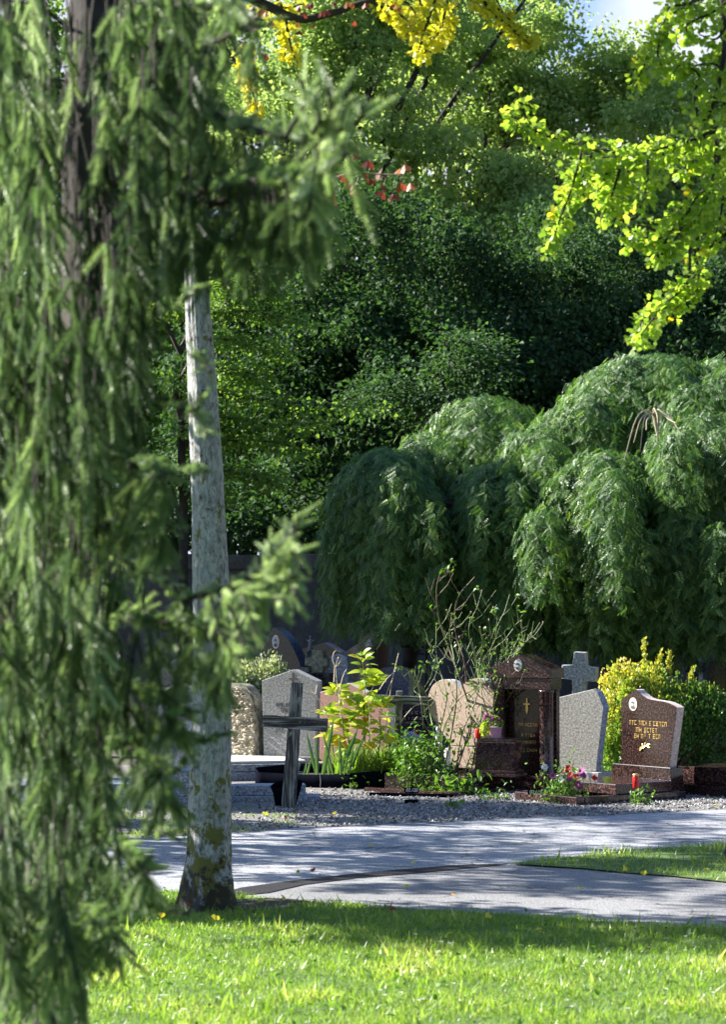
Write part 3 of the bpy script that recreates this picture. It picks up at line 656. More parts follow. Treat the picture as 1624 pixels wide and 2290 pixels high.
# ---- 7 red brown stone
A10 = Vector((P(795, 1700, 23.6).x, 23.6, 0)); fr10 = Frame(A10, 35)
g = empty('headstone', A10, 'plain red brown headstone with slanted top behind the yellow leaved plant', 'headstone', 'headstones', rz=fr10.rz)
pts = fr10.pts([(714, 1702), (716, 1548), (780, 1527.5), (812, 1545), (872, 1580), (868, 1702)]); pts[-1] = (pts[-1][0], pts[0][1])
slab('stone', pts, 0, .1, M['brown_stone'], g, .004, side=M['lit_face'])
box('base', pts[0][0]-.05, pts[-1][0]+.05, -.05, .16, 0, pts[0][1]-.0005, M['old_stone'], g, .006)
# ---- wooden crosses
def wood_cross(base, top, bw, tw, arml, armr, ah, D, label, lean=0, t=.05):
    b = P(*base, D); g = empty('wooden_cross', (b.x, b.y, 0), label, 'cross', 'weathered wooden crosses', rz=-.25)
    fr = Frame(Vector((b.x, b.y, 0)), math.degrees(.25))
    B = fr.uv(*base); T_ = fr.uv(*top); L_ = fr.uv(*arml); R__ = fr.uv(*armr)
    def plank(name, p0, p1, w0, w1, y0, y1, mat):
        bm = bmesh.new(); N = 14; d = Vector((p1[0]-p0[0], 0, p1[1]-p0[1])); nrm = Vector((-d.z, 0, d.x)).normalized(); rows = []
        for i in range(N+1):
            tt = i/N; c = Vector((p0[0], 0, p0[1]))+d*tt; ww = (w0+(w1-w0)*tt)/2
            j = lambda s: s*(ww+.004*noise.noise(Vector((tt*9+s*3, s*7, p0[0]))))
            rows.append([bm.verts.new((c.x+nrm.x*a, y, c.z+nrm.z*a)) for a, y in ((j(-1), y0), (j(1), y0), (j(1), y1), (j(-1), y1))])
        for r0, r1 in zip(rows[:-1], rows[1:]):
            for k in range(4): bm.faces.new((r0[k], r0[(k+1) % 4], r1[(k+1) % 4], r1[k]))
        bm.faces.new(rows[0][::-1]); bm.faces.new(rows[-1]); bevel(bm, .003, 1)
        return bm_obj(name, bm, mat, g)
    plank('post', (B[0], B[1]-.06), T_, bw, tw, 0, t, M['wood'])
    plank('crosspiece', L_, R__, ah, ah*1.15, -.012, t-.015, M['wood_h'])
    return g
wood_cross((642, 1806), (663, 1527), .115, .09, (587.5, 1612), (731, 1622), .095, 20.15, 'leaning weathered wooden cross standing free in the gravel')
wood_cross((884, 1735), (893, 1545), .065, .055, (836, 1562), (962, 1568), .07, 22.9, 'dark wooden cross behind the tall yellow plant')
# crumpled black pot behind the cross
pb = G(640, 1806); pb.y += .12
g = empty('plastic_planter', pb, 'squashed black plastic planter behind the foot of the wooden cross', 'planter')
bm = bmesh.new(); rows = []
for k in range(7):
    tt = k/6; row = []
    for i in range(24):
        th = 2*math.pi*i/24; rr = .08+.055*tt+.012*math.sin(3*th+tt*2); row.append(bm.verts.new((rr*math.cos(th)+.0*tt-.01, rr*.7*math.sin(th), .19*tt-.03*tt*math.cos(th+2.4)*1.0)))
    rows.append(row)
for a, b in zip(rows[:-1], rows[1:]):
    for i in range(24): bm.faces.new((a[i], a[(i+1) % 24], b[(i+1) % 24], b[i]))
bm.faces.new(rows[0][::-1]); o = bm_obj('shell', bm, M['black_plastic'], g, True)
md = o.modifiers.new('s', 'SOLIDIFY'); md.thickness = .004
# ---- flower bed edging
topL = [(578, 1727), (640, 1730), (713, 1732), (790, 1728), (855, 1723), (930, 1717), (1010, 1712)]; botL = [(578, 1759), (640, 1761), (713, 1763), (790, 1765), (860, 1764), (930, 1762), (1010, 1762)]
tp = spline([(*p, 0) for p in topL], 60); bt = spline([(*p, 0) for p in botL], 60)
bp0 = G(800, 1764); g = empty('bed_edging', bp0, 'black plastic sheet edging around the overgrown flower bed', 'edging')
ring = []
for a, b in zip(tp, bt):
    q = G(b[0], b[1]); z = P(a[0], a[1], q.y).z; ring.append((q.x+random.uniform(-.002, .002), q.y+.012*noise.noise(Vector((q.x*6, 0, 0))), z))
back = [(ring[-1][0]+.1, ring[-1][1]+.35, .17), (ring[-1][0]-.2, ring[-1][1]+.75, .17), (ring[0][0]+.3, ring[0][1]+.85, .16), (ring[0][0]-.05, ring[0][1]+.4, .15)]
allr = ring+back; V = []; n = len(allr)
for (x, y, z) in allr: V += [(x, y, -.02), (x, y-.008, z*.5), (x, y, z)]
F = []
for i in range(n):
    j = (i+1) % n
    for k in (0, 1): F.append((3*i+k, 3*j+k, 3*j+k+1, 3*i+k+1))
o = big('sheet_edging', V, F, M['black_plastic'], g, smooth=True); md = o.modifiers.new('s', 'SOLIDIFY'); md.thickness = .005
bm = bmesh.new(); bm.faces.new([bm.verts.new((x-bp0.x, y-bp0.y+.01, .07)) for x, y, z in allr]); bmesh.ops.triangulate(bm, faces=bm.faces[:]); bm_obj('bed_soil', bm, M['soil'], g)
for x in (716, 862, 880, 960):                                   # pale creases where the sheet is joined
    q = G(x, 1765 if x < 900 else 1762); V, F = tube([q+Vector((0, -.012, 0)), q+Vector((.006, -.02, .08)), q+Vector((-.004, -.012, .15))], [.002, .005, .003], 6); big('crease', V, F, M['grey_metal'], g)
# ---- number plates
def plate(txt, x, y, D, wpx, label):
    p = P(x, y, D); g = empty('number_plate', (p.x, p.y, 0), label, 'plate', 'grave number plates', rz=-.1)
    s = D/FP; W = wpx*s/2; H = W*.36
    pts = []
    for (sx, sz) in ((1, 1), (-1, 1), (-1, -1), (1, -1)):
        for k in range(5):
            t = math.radians((0 if (sx, sz) == (1, 1) else 90 if (sx, sz) == (-1, 1) else 180 if (sx, sz) == (-1, -1) else 270)+22.5*k)
            r = H*.6; pts.append((sx*(W-r)+r*math.cos(t), p.z+sz*(H-r)+r*math.sin(t)))
    slab('plate', pts, 0, .008, M['black_plastic'], g, .001)
    box('stake', -.02, .02, .009, .016, -.02, p.z+H*.5, M['black_plastic'], g, 0)
    cu = bpy.data.curves.new('numerals', 'FONT'); cu.body = txt; cu.size = H*1.75; cu.align_x = 'CENTER'; cu.align_y = 'CENTER'; cu.shear = .25; cu.extrude = .0008; cu.offset = .0006
    o = bpy.data.objects.new('numerals', cu); COL.objects.link(o); dg = bpy.context.evaluated_depsgraph_get(); me = bpy.data.meshes.new_from_object(o.evaluated_get(dg)); bpy.data.objects.remove(o)
    me.materials.clear(); me.materials.append(M['white']); o = bpy.data.objects.new('numerals', me); COL.objects.link(o); o.parent = g
    o.location = (0, -.0016, p.z); o.rotation_euler = (math.pi/2, 0, 0); o.scale = (.92, 1, 1)
plate('03.120', 921, 1767, 21.4, 34, 'black oval number plate reading 03.120 at the weedy grave')
plate('03.119', 1198, 1771, 20.9, 34, 'black oval number plate reading 03.119 beside the flowers')
q = G(920, 1798); g = box('rubber_block', -.06, .06, 0, .05, 0, .035, M['black_plastic'], None, .004, (.005, .005, .005, .005), loc=q); tag(g, 'small black block lying on the gravel below plate 03.120', 'block')
q = G(1010, 1785); g = box('edging_strip', -.75, .02, 0, .03, 0, .035, M['black_plastic'], None, .004, loc=q); g.rotation_euler = (0, 0, math.radians(-16)); tag(g, 'thin dark edging strip on the ground behind plate 03.120', 'edging')
# ---- right hand kerb grave
C11 = G(1519, 1777); g = empty('grave_kerb', C11, 'two tier red granite kerb running out of the picture right of the red headstone', 'grave kerb', rz=math.radians(-45))
box('lower_course', 0, 1.3, 0, .6, 0, .1, M['red_granite'], g, .006)
box('upper_course', -.05, 1.3, .06, .6, .101, .25, M['red_granite'], g, .006)
box('end_pier', .56, .7, .05, .2, .102, .26, M['red_pale'], g, .006)
# ---- stone cross
A12 = Vector((P(1303, 1550, 23.8).x, 23.8, 0)); f12 = Frame(A12, 13)
g = empty('stone_cross', A12, 'granite cross, shade painted blue grey, behind the plain grey headstone', 'cross', rz=f12.rz)
zz = lambda L: f12.pts([Z3(*p) for p in L])
slab('cross', zz([(402, 560), (412, 375), (322, 372), (324, 264), (414, 270), (420, 160), (512, 164), (508, 278), (598, 284), (592, 396), (504, 390), (498, 560)]), 0, .2, M['blue_granite'], g, .008, side=M['lit_face'])  # blue grey paints the shaded front, the pale edge its sunlit side
p = f12.uv(*Z3(450, 560)); box('pedestal', p[0]-.3, p[0]+.3, -.08, .25, 0, p[1]+.0, M['old_stone'], g, .01)
# ---- back row in the shade
def backstone(name, L, D, a, t, mat, side, label, zf=Z6, cat='headstone', bev=.006):
    c = zf(*L[0]); A = Vector((P(c[0], c[1], D).x, D, 0)); f = Frame(A, a)
    g = empty(name, A, label, cat, 'headstones in the shaded back row', rz=f.rz)
    pts = f.pts([zf(*p) for p in L]); zlow = min(p[1] for p in pts)
    slab('stone', pts, 0, t, mat, g, bev, side=side)
    xs = [p[0] for p in pts]
    if zlow > .03: box('base', min(xs)-.05, max(xs)+.05, -.05, t+.05, 0, zlow-.0005, M['black_granite'], g, .006)
    return g, f
arc = smooth_outline([(437, 642), (510, 690), (570, 770), (620, 870), (650, 960), (655, 1100)], 16)
g, f = backstone('gothic_headstone', [(655, 1400), (270, 1400), (300, 900), (355, 775), (400, 690)]+arc, 26.5, 38, .14, M['black_granite'], M['blue_black'], 'black pointed arch headstone with skylight painted blue on its edge and oval portrait in the shade')
c = f.uv(*Z6(455, 757)); portrait(g, c[0], c[1], .05, .075)
g, f = backstone('headstone', [(625, 1400), (622, 830), (700, 800), (830, 762), (900, 800), (960, 840), (1000, 1400)], 28.0, 35, .14, M['black_granite'], M['red_pale'], 'low black gabled headstone with white figure in front of it in the shade')
g, f = backstone('headstone', [(960, 1500), (965, 865), (1030, 820), (1130, 760), (1180, 680), (1255, 655), (1262, 1500)], 27.5, 40, .2, M['black_granite'], M['brown_stone'], 'tall black headstone with slanting top and right edge painted brown as sunlit')  # brown side stands in for a sunlit right edge
c = f.uv(*Z6(1197, 775)); o = portrait(g, c[0], c[1], .055, .055, 'grey_metal')
g, f = backstone('stone_cross', [(742, 1000), (742, 945), (684, 945), (684, 880), (742, 880), (742, 823), (824, 826), (824, 885), (862, 888), (862, 950), (824, 950), (824, 1000)], 25.5, 25, .1, M['old_stone'], M['old_stone'], 'mossy stone cross standing on a rough granite boulder', cat='cross')
g, f = backstone('boulder_headstone', [(690, 1450), (700, 1010), (760, 990), (880, 870), (960, 852), (1020, 880), (1040, 1450)], 25.6, 25, .25, M['blue_granite'], M['blue_granite'], 'irregular blue grey granite boulder behind the red brown headstone')
rt = smooth_outline([(-30, 1140), (-20, 900), (40, 810), (130, 768), (250, 765), (330, 775), (390, 800), (435, 860), (425, 1140)], 24)
g, f = backstone('headstone', rt, 25.5, 30, .12, M['blue_black'], M['grey_pale'], 'round topped blue black headstone behind the dark wooden cross', Z8)
g, f = backstone('headstone', [(20, 1960), (20, 1240), (400, 1225), (690, 1235), (700, 1960)], 24.3, 22, .12, M['black_granite'], M['black_granite'], 'wide black granite headstone with white flowers left of the heart', Z8)
rows = [(f.uv(*Z8(a, y))[0], f.uv(*Z8(b, y))[0], f.uv(*Z8(a, y))[1]) for a, b, y in ((390, 640, 1370), (380, 650, 1440), (400, 620, 1500))]
letters(f, g, rows, h=.025, mat='grey_metal', seed=12)
g, f = backstone('gothic_headstone', [(980, 1640), (700, 1640), (760, 1560), (840, 1505), (960, 1600)], 24.5, 35, .14, M['black_granite'], M['blue_black'], 'black headstone with skylight painted blue on its slanted edge seen between spruce and trunk', lambda X, Y: (X*.4702, 763.6+Y*.4702))
g, f = backstone('stone_cross', [(1350, 560), (1350, 330), (1300, 325), (1300, 225), (1345, 225), (1345, 175), (1405, 175), (1405, 240), (1510, 245), (1510, 320), (1405, 320), (1405, 560)], 27, 30, .14, M['blue_black'], M['blue_granite'], 'blue black stone cross in the shade right of the golden shrub', Z3, 'cross')
g, f = backstone('headstone', [(1470, 620), (1470, 250), (1560, 215), (1750, 215), (1750, 620)], 26, 30, .14, M['black_granite'], M['blue_black'], 'broad black headstone at the right edge in the shade', Z3)
A13 = P(1640, 1585, 25.0); g = empty('grave_kerb', (A13.x, A13.y, 0), 'pale weathered stone grave border at the right edge behind the golden shrub', 'grave kerb', 'old grave borders', rz=-.5)
box('cap', -.4, .6, 0, .5, A13.z-.04, A13.z+.02, M['grey_pale'], g, .01); box('body', -.36, .58, .03, .48, 0, A13.z-.041, M['old_stone'], g, .01)
# small white figure
def figure(x, ytop, ybot, D, label, name='statuette', mat='white'):
    b = P(x, ybot, D); h = P(x, ytop, D).z-b.z; g = empty(name, b, label, 'statuette')
    lathe('pedestal', [(h*.2, 0), (h*.2, h*.1), (h*.14, h*.12)], M[mat], g, 14)
    lathe('robe', [(h*.14, h*.121), (h*.16, h*.2), (h*.1, h*.5), (h*.13, h*.68), (h*.05, h*.78)], M[mat], g, 16)
    lathe('head', [(h*.03, h*.78), (h*.07, h*.84), (h*.075, h*.9), (h*.05, h*.97), (h*.01, h)], M[mat], g, 14)
    for s in (-1, 1):
        V, F = tube([Vector((s*.1*h, 0, .66*h)), Vector((s*.2*h, -.02*h, .66*h)), Vector((s*.24*h, 0, .74*h))], [.045*h, .04*h, .02*h], 8); o = big('arm', V, F, M[mat]); o.parent = g
    return g
figure(694, 1421, 1456, 27.0, 'tiny pale stone figure above the mossy cross in the shade', mat='grey_pale')
V, F = tube([P(694, 1455, 27.0), Vector((P(694, 1455, 27).x, 27.0, .0))], [.05, .07], 10); o = big('stone_post', V, F, M['old_stone']); tag(o, 'dark stone post under the tiny pale figure', 'post')
figure(979, 1625, 1672, 22.5, 'small white angel figurine left of the heart headstone')
b = P(979, 1672, 22.5); o = box('stone_block', -.06, .06, -.05, .06, 0, b.z-.001, M['pink_stone'], None, .006, loc=(b.x, b.y, 0)); tag(o, 'pinkish stone block under the white angel figurine', 'block')
p = G(1009, 1742); o = lathe('vase', [(.05, 0), (.06, .02), (.062, .2), (.07, .26), (.068, .27)], M['white'], None, 20, p+Vector((0, .45, .0))); tag(o, 'pale grey cylindrical vase at the foot of the heart headstone', 'vase')
# iron cross
def iron(x, y): return P(*Z8(x, y), 26.0)
ib = iron(655, 1500); g = empty('iron_cross', (ib.x, 26.0, 0), 'black wrought iron cross with curled arm ends in the shade', 'cross')
A = Acc()
V, F = tube([Vector((ib.x, 26, 0)), iron(655, 480)], [.016, .014], 8); A.add(V, F)
V, F = tube(spline([iron(655, 480), iron(668, 250), iron(665, 130), iron(640, 100)], 14), [.013, .01], 8); A.add(V, F); A.make('upright', M['iron'], g)
A = Acc(); V, F = tube([iron(400, 500), iron(655, 508), iron(930, 518)], [.012, .012], 8); A.add(V, F); A.make('crossbar', M['iron'], g)
for s in (-1, 1):
    X = lambda k: 655+s*k
    V, F = tube(spline([iron(X(255), 505), iron(X(310), 500), iron(X(340), 470), iron(X(325), 450), iron(X(305), 455)], 18), [.01, .006], 8); big('scroll', V, F, M['iron'], g)
    V, F = tube(spline([iron(X(20), 600), iron(X(90), 590), iron(X(100), 560), iron(X(80), 550), iron(X(70), 565)], 18), [.008, .005], 8); big('scroll', V, F, M['iron'], g)
    V, F = tube(spline([iron(X(20), 420), iron(X(90), 430), iron(X(100), 460), iron(X(80), 470), iron(X(70), 455)], 18), [.008, .005], 8); big('scroll', V, F, M['iron'], g)
# wall
a = P(-500, 1232, 31.5); bq = P(2200, 1262, 29.5)
ww = empty('cemetery_wall', ((a.x+bq.x)/2, (a.y+bq.y)/2, 0), 'old grey rendered wall with stone coping behind the graves', 'wall', rz=math.atan2(bq.y-a.y, bq.x-a.x))
Lw = (bq-a).length/2; zt_ = P(600, 1240, 30.7).z
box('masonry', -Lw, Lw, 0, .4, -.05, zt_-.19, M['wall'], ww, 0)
x = -Lw; k = 0
while x < Lw:
    box('coping_stone', x+.004, min(x+1.15, Lw), -.06, .46, zt_-.189, zt_+.01*math.sin(k*2.1), M['wall'], ww, .01); x += 1.155; k += 1
# grey posts left
for i, (x, yt, yb) in enumerate(((293, 1770, 1815), (379, 1776, 1811), (250, 1768, 1818))):
    q = G(x, yb); h = P(x, yt, q.y).z; o = box('metal_post', -.02, .02, -.02, .02, -.02, h, M['grey_metal'], None, .003, loc=q)
    tag(o, ['short grey metal post, the middle one of three left of the trunk', 'short grey metal post nearest the grey tree trunk', 'short grey metal post deepest behind the spruce'][i], 'post', 'short metal posts left of the trunk')
# ================================================================== VEGETATION
def tree_root(name, base, label, cat='tree', group=None): return empty(name, base, label, cat, group)
def PX(L, D):
    """list of (x, y[, dD]) -> world points"""
    return [P(p[0], p[1], D+(p[2] if len(p) > 2 else 0)) for p in L]
# ---- generic leafy crown: clumps on blobs
def crown(par, blobs, nclump, nleaf, size, mat, flat=.6, cr=.55, seed=0, part='crown', shell=.45, T=LEAF, lim=None):
    """blobs (x,y,z,rx,ry,rz)"""
    global rng
    r = np.random.default_rng(seed); blobs = np.array(blobs, float)
    wgt = blobs[:, 3]*blobs[:, 5]; wgt = wgt/wgt.sum()
    b = blobs[r.choice(len(blobs), nclump, p=wgt)]; d = unit(r.normal(size=(nclump, 3)))
    q = 1-shell*r.random(nclump)**1.5
    cc = b[:, :3]+d*b[:, 3:6]*q[:, None]
    if lim is not None: cc = cc[lim(cc)]
    n = len(cc)
    cs = cr*r.uniform(.55, 1.2, n)
    k = r.integers(0, n, nleaf); dd = unit(r.normal(size=(nleaf, 3)))*(r.random(nleaf)**.45)[:, None]
    tilt = (cc[k]-blobs[:, :3].mean(0)); tilt[:, 2] = 0; tilt = unit(tilt)
    pos = cc[k]+dd*np.c_[cs[k], cs[k], cs[k]*flat]
    pos[:, 2] -= .25*cs[k]*((dd*tilt).sum(1))
    dirs = unit(dd*.7+r.normal(size=(nleaf, 3))*.6+np.array([0, 0, -.25])); nr = unit(r.normal(size=(nleaf, 3))*.8+np.array([0, 0, .9]))
    tone = r.normal(0, .16, n)
    V, F = scatter(T, pos, dirs, nr, size*r.uniform(.65, 1.25, nleaf)); rn = np.clip(r.normal(.42, .22, nleaf)+tone[k], 0, 1)
    return big(part, V, F, M[mat], par, rnd=np.repeat(rn, len(T[1]))), cc
def limbs(par, base, fork, ends, r0, mat, seed=0, n=14, name='branches', trunk=True, tr=None):
    R = random.Random(seed)
    if trunk:
        V, F = tube(spline([base+Vector((0, 0, -.1)), base+(fork-base)*.5+Vector((R.uniform(-.15, .15), 0, 0)), fork], 26), tr or [r0*1.5, r0*1.1, r0], 14, .2, seed=seed); big('trunk', V, F, M[mat], par, smooth=True)
    A = Acc(); ends = list(ends); R.shuffle(ends)
    for e in ends[:n]:
        e = Vector(e); f = fork+(base-fork)*R.uniform(0, .25) if trunk else fork; mid = f+(e-f)*.5+Vector((R.uniform(-.4, .4), R.uniform(-.4, .4), R.uniform(.0, .5)))
        P_ = spline([f, mid, e], 14); V, F = tube(P_, [r0*.55, r0*.28, r0*.08], 6, .3, seed=seed); A.add(V, F)
        for _ in range(3):
            s = Vector(P_[R.randint(5, 12)]); e2 = s+Vector((R.uniform(-1, 1), R.uniform(-1, 1), R.uniform(-.2, .8)))*R.uniform(.4, 1.1)
            V, F = tube([s, s+(e2-s)*.5+Vector((0, 0, .1)), e2], [r0*.14, r0*.05], 5); A.add(V, F)
    A.make(name, M[mat], par)
def blob(x, y, D, rx, ry, dr=None):
    """blob given by its outline in the photo"""
    c = P(x, y, D); s = D/FP; return (c.x, c.y, c.z, rx*s, (dr if dr else rx*s), ry*s)
def bg_tree(label, blobs, D, trunkx, nclump, nleaf, size, mat, seed, cr=.55, flat=.6, nl=14, r0=.16, fork=None, bark='dark_bark', shell=.45):
    base = G(trunkx, 1350+FP*EYE/D); t = tree_root('broadleaf_tree', base, label, 'tree', 'trees behind the cemetery wall')
    o, cc = crown(t, blobs, nclump, nleaf, size, mat, flat, cr, seed, shell=shell)
    f = Vector(fork) if fork else Vector((base.x+random.uniform(-.3, .3), base.y, min(b[2]-b[5]*.4 for b in blobs)))
    if f.z < 1.5: f.z = 2.2
    limbs(t, base, f, [tuple(c) for c in cc[::max(1, len(cc)//60)]], r0, bark, seed, nl)
    return t
# far bright trees
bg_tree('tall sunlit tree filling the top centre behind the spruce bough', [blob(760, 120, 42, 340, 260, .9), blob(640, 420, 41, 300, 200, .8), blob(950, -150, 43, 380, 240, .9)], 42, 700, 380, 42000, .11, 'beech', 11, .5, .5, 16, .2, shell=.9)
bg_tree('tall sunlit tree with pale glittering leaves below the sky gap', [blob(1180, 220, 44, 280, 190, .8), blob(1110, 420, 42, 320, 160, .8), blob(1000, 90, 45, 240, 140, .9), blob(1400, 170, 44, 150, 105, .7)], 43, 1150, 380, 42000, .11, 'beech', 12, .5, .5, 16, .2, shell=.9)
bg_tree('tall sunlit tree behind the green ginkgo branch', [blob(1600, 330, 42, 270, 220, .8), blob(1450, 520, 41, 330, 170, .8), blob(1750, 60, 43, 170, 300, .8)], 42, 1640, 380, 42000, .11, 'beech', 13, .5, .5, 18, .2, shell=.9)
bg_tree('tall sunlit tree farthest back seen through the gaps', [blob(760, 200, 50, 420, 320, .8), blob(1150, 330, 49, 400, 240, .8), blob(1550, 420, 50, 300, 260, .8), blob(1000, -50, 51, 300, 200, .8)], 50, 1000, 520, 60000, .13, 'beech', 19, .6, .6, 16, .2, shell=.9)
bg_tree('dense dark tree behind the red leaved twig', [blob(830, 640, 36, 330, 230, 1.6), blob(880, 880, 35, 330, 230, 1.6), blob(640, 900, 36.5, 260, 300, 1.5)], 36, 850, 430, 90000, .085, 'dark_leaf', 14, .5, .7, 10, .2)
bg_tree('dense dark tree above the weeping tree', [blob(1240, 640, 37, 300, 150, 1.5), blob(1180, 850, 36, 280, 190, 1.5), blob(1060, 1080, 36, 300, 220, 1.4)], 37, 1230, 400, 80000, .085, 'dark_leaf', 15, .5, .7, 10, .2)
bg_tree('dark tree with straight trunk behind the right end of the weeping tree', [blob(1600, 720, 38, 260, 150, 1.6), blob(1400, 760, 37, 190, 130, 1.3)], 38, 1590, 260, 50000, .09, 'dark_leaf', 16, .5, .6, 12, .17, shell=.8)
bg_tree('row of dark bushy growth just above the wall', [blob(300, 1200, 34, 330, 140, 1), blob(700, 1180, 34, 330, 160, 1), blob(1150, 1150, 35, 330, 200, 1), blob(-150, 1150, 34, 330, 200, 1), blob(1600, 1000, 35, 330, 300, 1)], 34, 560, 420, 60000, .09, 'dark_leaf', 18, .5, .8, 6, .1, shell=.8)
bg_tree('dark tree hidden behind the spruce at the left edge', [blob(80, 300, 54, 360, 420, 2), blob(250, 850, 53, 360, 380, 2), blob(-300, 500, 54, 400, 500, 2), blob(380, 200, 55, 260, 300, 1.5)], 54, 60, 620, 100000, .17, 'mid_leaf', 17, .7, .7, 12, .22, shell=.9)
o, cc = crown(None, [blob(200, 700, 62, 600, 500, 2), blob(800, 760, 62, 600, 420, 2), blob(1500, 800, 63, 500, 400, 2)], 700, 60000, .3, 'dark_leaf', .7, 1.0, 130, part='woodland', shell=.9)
tag(o, 'far dark woodland closing the gaps between the trees', 'woodland', kind='stuff')
# ---- nearer, layered, brighter foliage left of centre
def sprays(label, paths, D, trunkx, nleaf, size, mat, seed, wd=.16, name='young_tree', drop=.0, fork=None):
    r = np.random.default_rng(seed); base = G(trunkx, 1350+FP*EYE/D); t = tree_root(name, base, label, 'tree')
    A = Acc(); pos = []; dirs = []
    ps = [spline(PX(p, D), 30) for p in paths]; top = max(p[:, 2].max() for p in ps)
    if fork is None: fork = Vector((base.x, base.y, top*.75))
    V, F = tube(spline([base-Vector((0, 0, .1)), (base+fork)*.5+Vector((.05, 0, 0)), fork], 20), [.07, .04], 10, .2); big('trunk', V, F, M['dark_bark'], t, smooth=True)
    per = nleaf//len(ps)
    for p in ps:
        V, F = tube(p, [.022, .005], 5); A.add(V, F)
        h = Vector((base.x, base.y, max(.8, p[0][2]-.5))); V, F = tube(spline([h, (h+Vector(p[0]))*.5+Vector((0, 0, .1)), Vector(p[0])], 8), [.03, .02], 5); A.add(V, F)
        i = r.integers(0, 29, per); tt = r.random(per)[:, None]; c = p[i]*(1-tt)+p[i+1]*tt
        off = r.normal(size=(per, 3))*np.array([wd, wd*2.0, wd*.55]); off[:, 2] -= abs(r.normal(size=per))*drop
        pos.append(c+off); dirs.append(unit(off+r.normal(size=(per, 3))*.1+[0, 0, -.1]))
    A.make('branches', M['dark_bark'], t); pos = np.vstack(pos); n = len(pos)
    leaves('crown', LEAF, pos, np.vstack(dirs), unit(r.normal(size=(n, 3))*.6+[0, 0, 1]), size*r.uniform(.7, 1.2, n), M[mat], t, rnd=np.clip(r.normal(.5, .22, n), 0, 1)); return t
sprays('young tree with light green layered sprays right of the grey trunk', [[(470, 640), (560, 640), (650, 660)], [(470, 690), (580, 700), (690, 720)], [(470, 760), (560, 765), (650, 800)], [(480, 700), (540, 650), (600, 640)], [(480, 880), (640, 900), (870, 915)], [(480, 930), (620, 950), (740, 945)], [(480, 990), (580, 985), (700, 1010)], [(380, 850), (440, 870), (520, 860)], [(400, 960), (480, 960), (560, 950)], [(340, 700), (400, 690), (470, 700)], [(480, 1050), (560, 1060), (620, 1080)], [(470, 590), (520, 570), (560, 580)], [(370, 1070), (450, 1080), (510, 1120)], [(470, 820), (540, 830), (600, 850)]], 30, 400, 9500, .075, 'mid_leaf', 31, .1, fork=(0, 0, 0) and None)
sprays('young tree with mid green sprays above the left dome of the weeping tree', [[(900, 900), (960, 880), (1060, 870)], [(960, 820), (1040, 810), (1120, 850)], [(930, 950), (1000, 940), (1080, 950)], [(1000, 760), (1060, 770), (1110, 790)], [(900, 850), (850, 870), (800, 900)]], 32, 1010, 4500, .085, 'dark_leaf', 32, .2)
# ---- unseen trees added left of the frame, crowns placed to shade chosen spots
def shade_tree(base, blobs, nclump, nleaf, size, seed, mat='beech'):
    t = tree_root('broadleaf_tree', base, 'unseen shade tree added beyond the left edge of the picture', 'tree', 'added shade trees left of the picture')
    o, cc = crown(t, blobs, nclump, nleaf, size, mat, .7, .5, seed, shell=.7)
    limbs(t, Vector(base), Vector((base[0], base[1], blobs[0][2]-blobs[0][5]*.7)), [tuple(c) for c in cc[::8]], .16, 'dark_bark', seed, 12)
shade_tree((-5.8, 21.9, 0), [(-5.4, 21.8, 4.1, .9, .75, 1.4), (-6.3, 22.1, 4.6, .9, .7, 1.4)], 80, 12000, .1, 91)
shade_tree((-6.2, 18.7, 0), [(-5.8, 18.6, 4.5, 1.7, 2.7, 2.3)], 62, 15000, .1, 92)
shade_tree((-4.3, 14.1, 0), [(-4.1, 14.1, 3.4, 1.0, 1.0, 1.6)], 46, 5200, .1, 93)
shade_tree((-6.6, 28.0, 0), [(-6.4, 28.0, 6.3, 1.2, 1.3, 2.1)], 140, 25000, .12, 95, 'dark_leaf')
shade_tree((-6.9, 31.0, 0), [(-6.7, 30.9, 5.0, 1.4, 1.9, 2.3)], 130, 22000, .12, 94, 'dark_leaf')
for k, (x, y) in enumerate(((-9, -9), (0, -12), (9, -8), (15, 3))):  # trees added out of view to block sky light and deepen shade
    t = tree_root('broadleaf_tree', (x, y, 0), 'unseen leafy tree added behind the photographer to block sky light', 'tree', 'added trees blocking sky light behind the photographer')
    o, cc = crown(t, [(x, y, 7, 4.5, 3, 4.5), (x, y, 4, 4, 2.5, 3)], 260, 16000, .34, 'dark_leaf', .8, 1.0, 100+k, shell=.6)
    limbs(t, Vector((x, y, 0)), Vector((x, y, 4)), [tuple(q) for q in cc[::12]], .25, 'dark_bark', 100+k, 10)
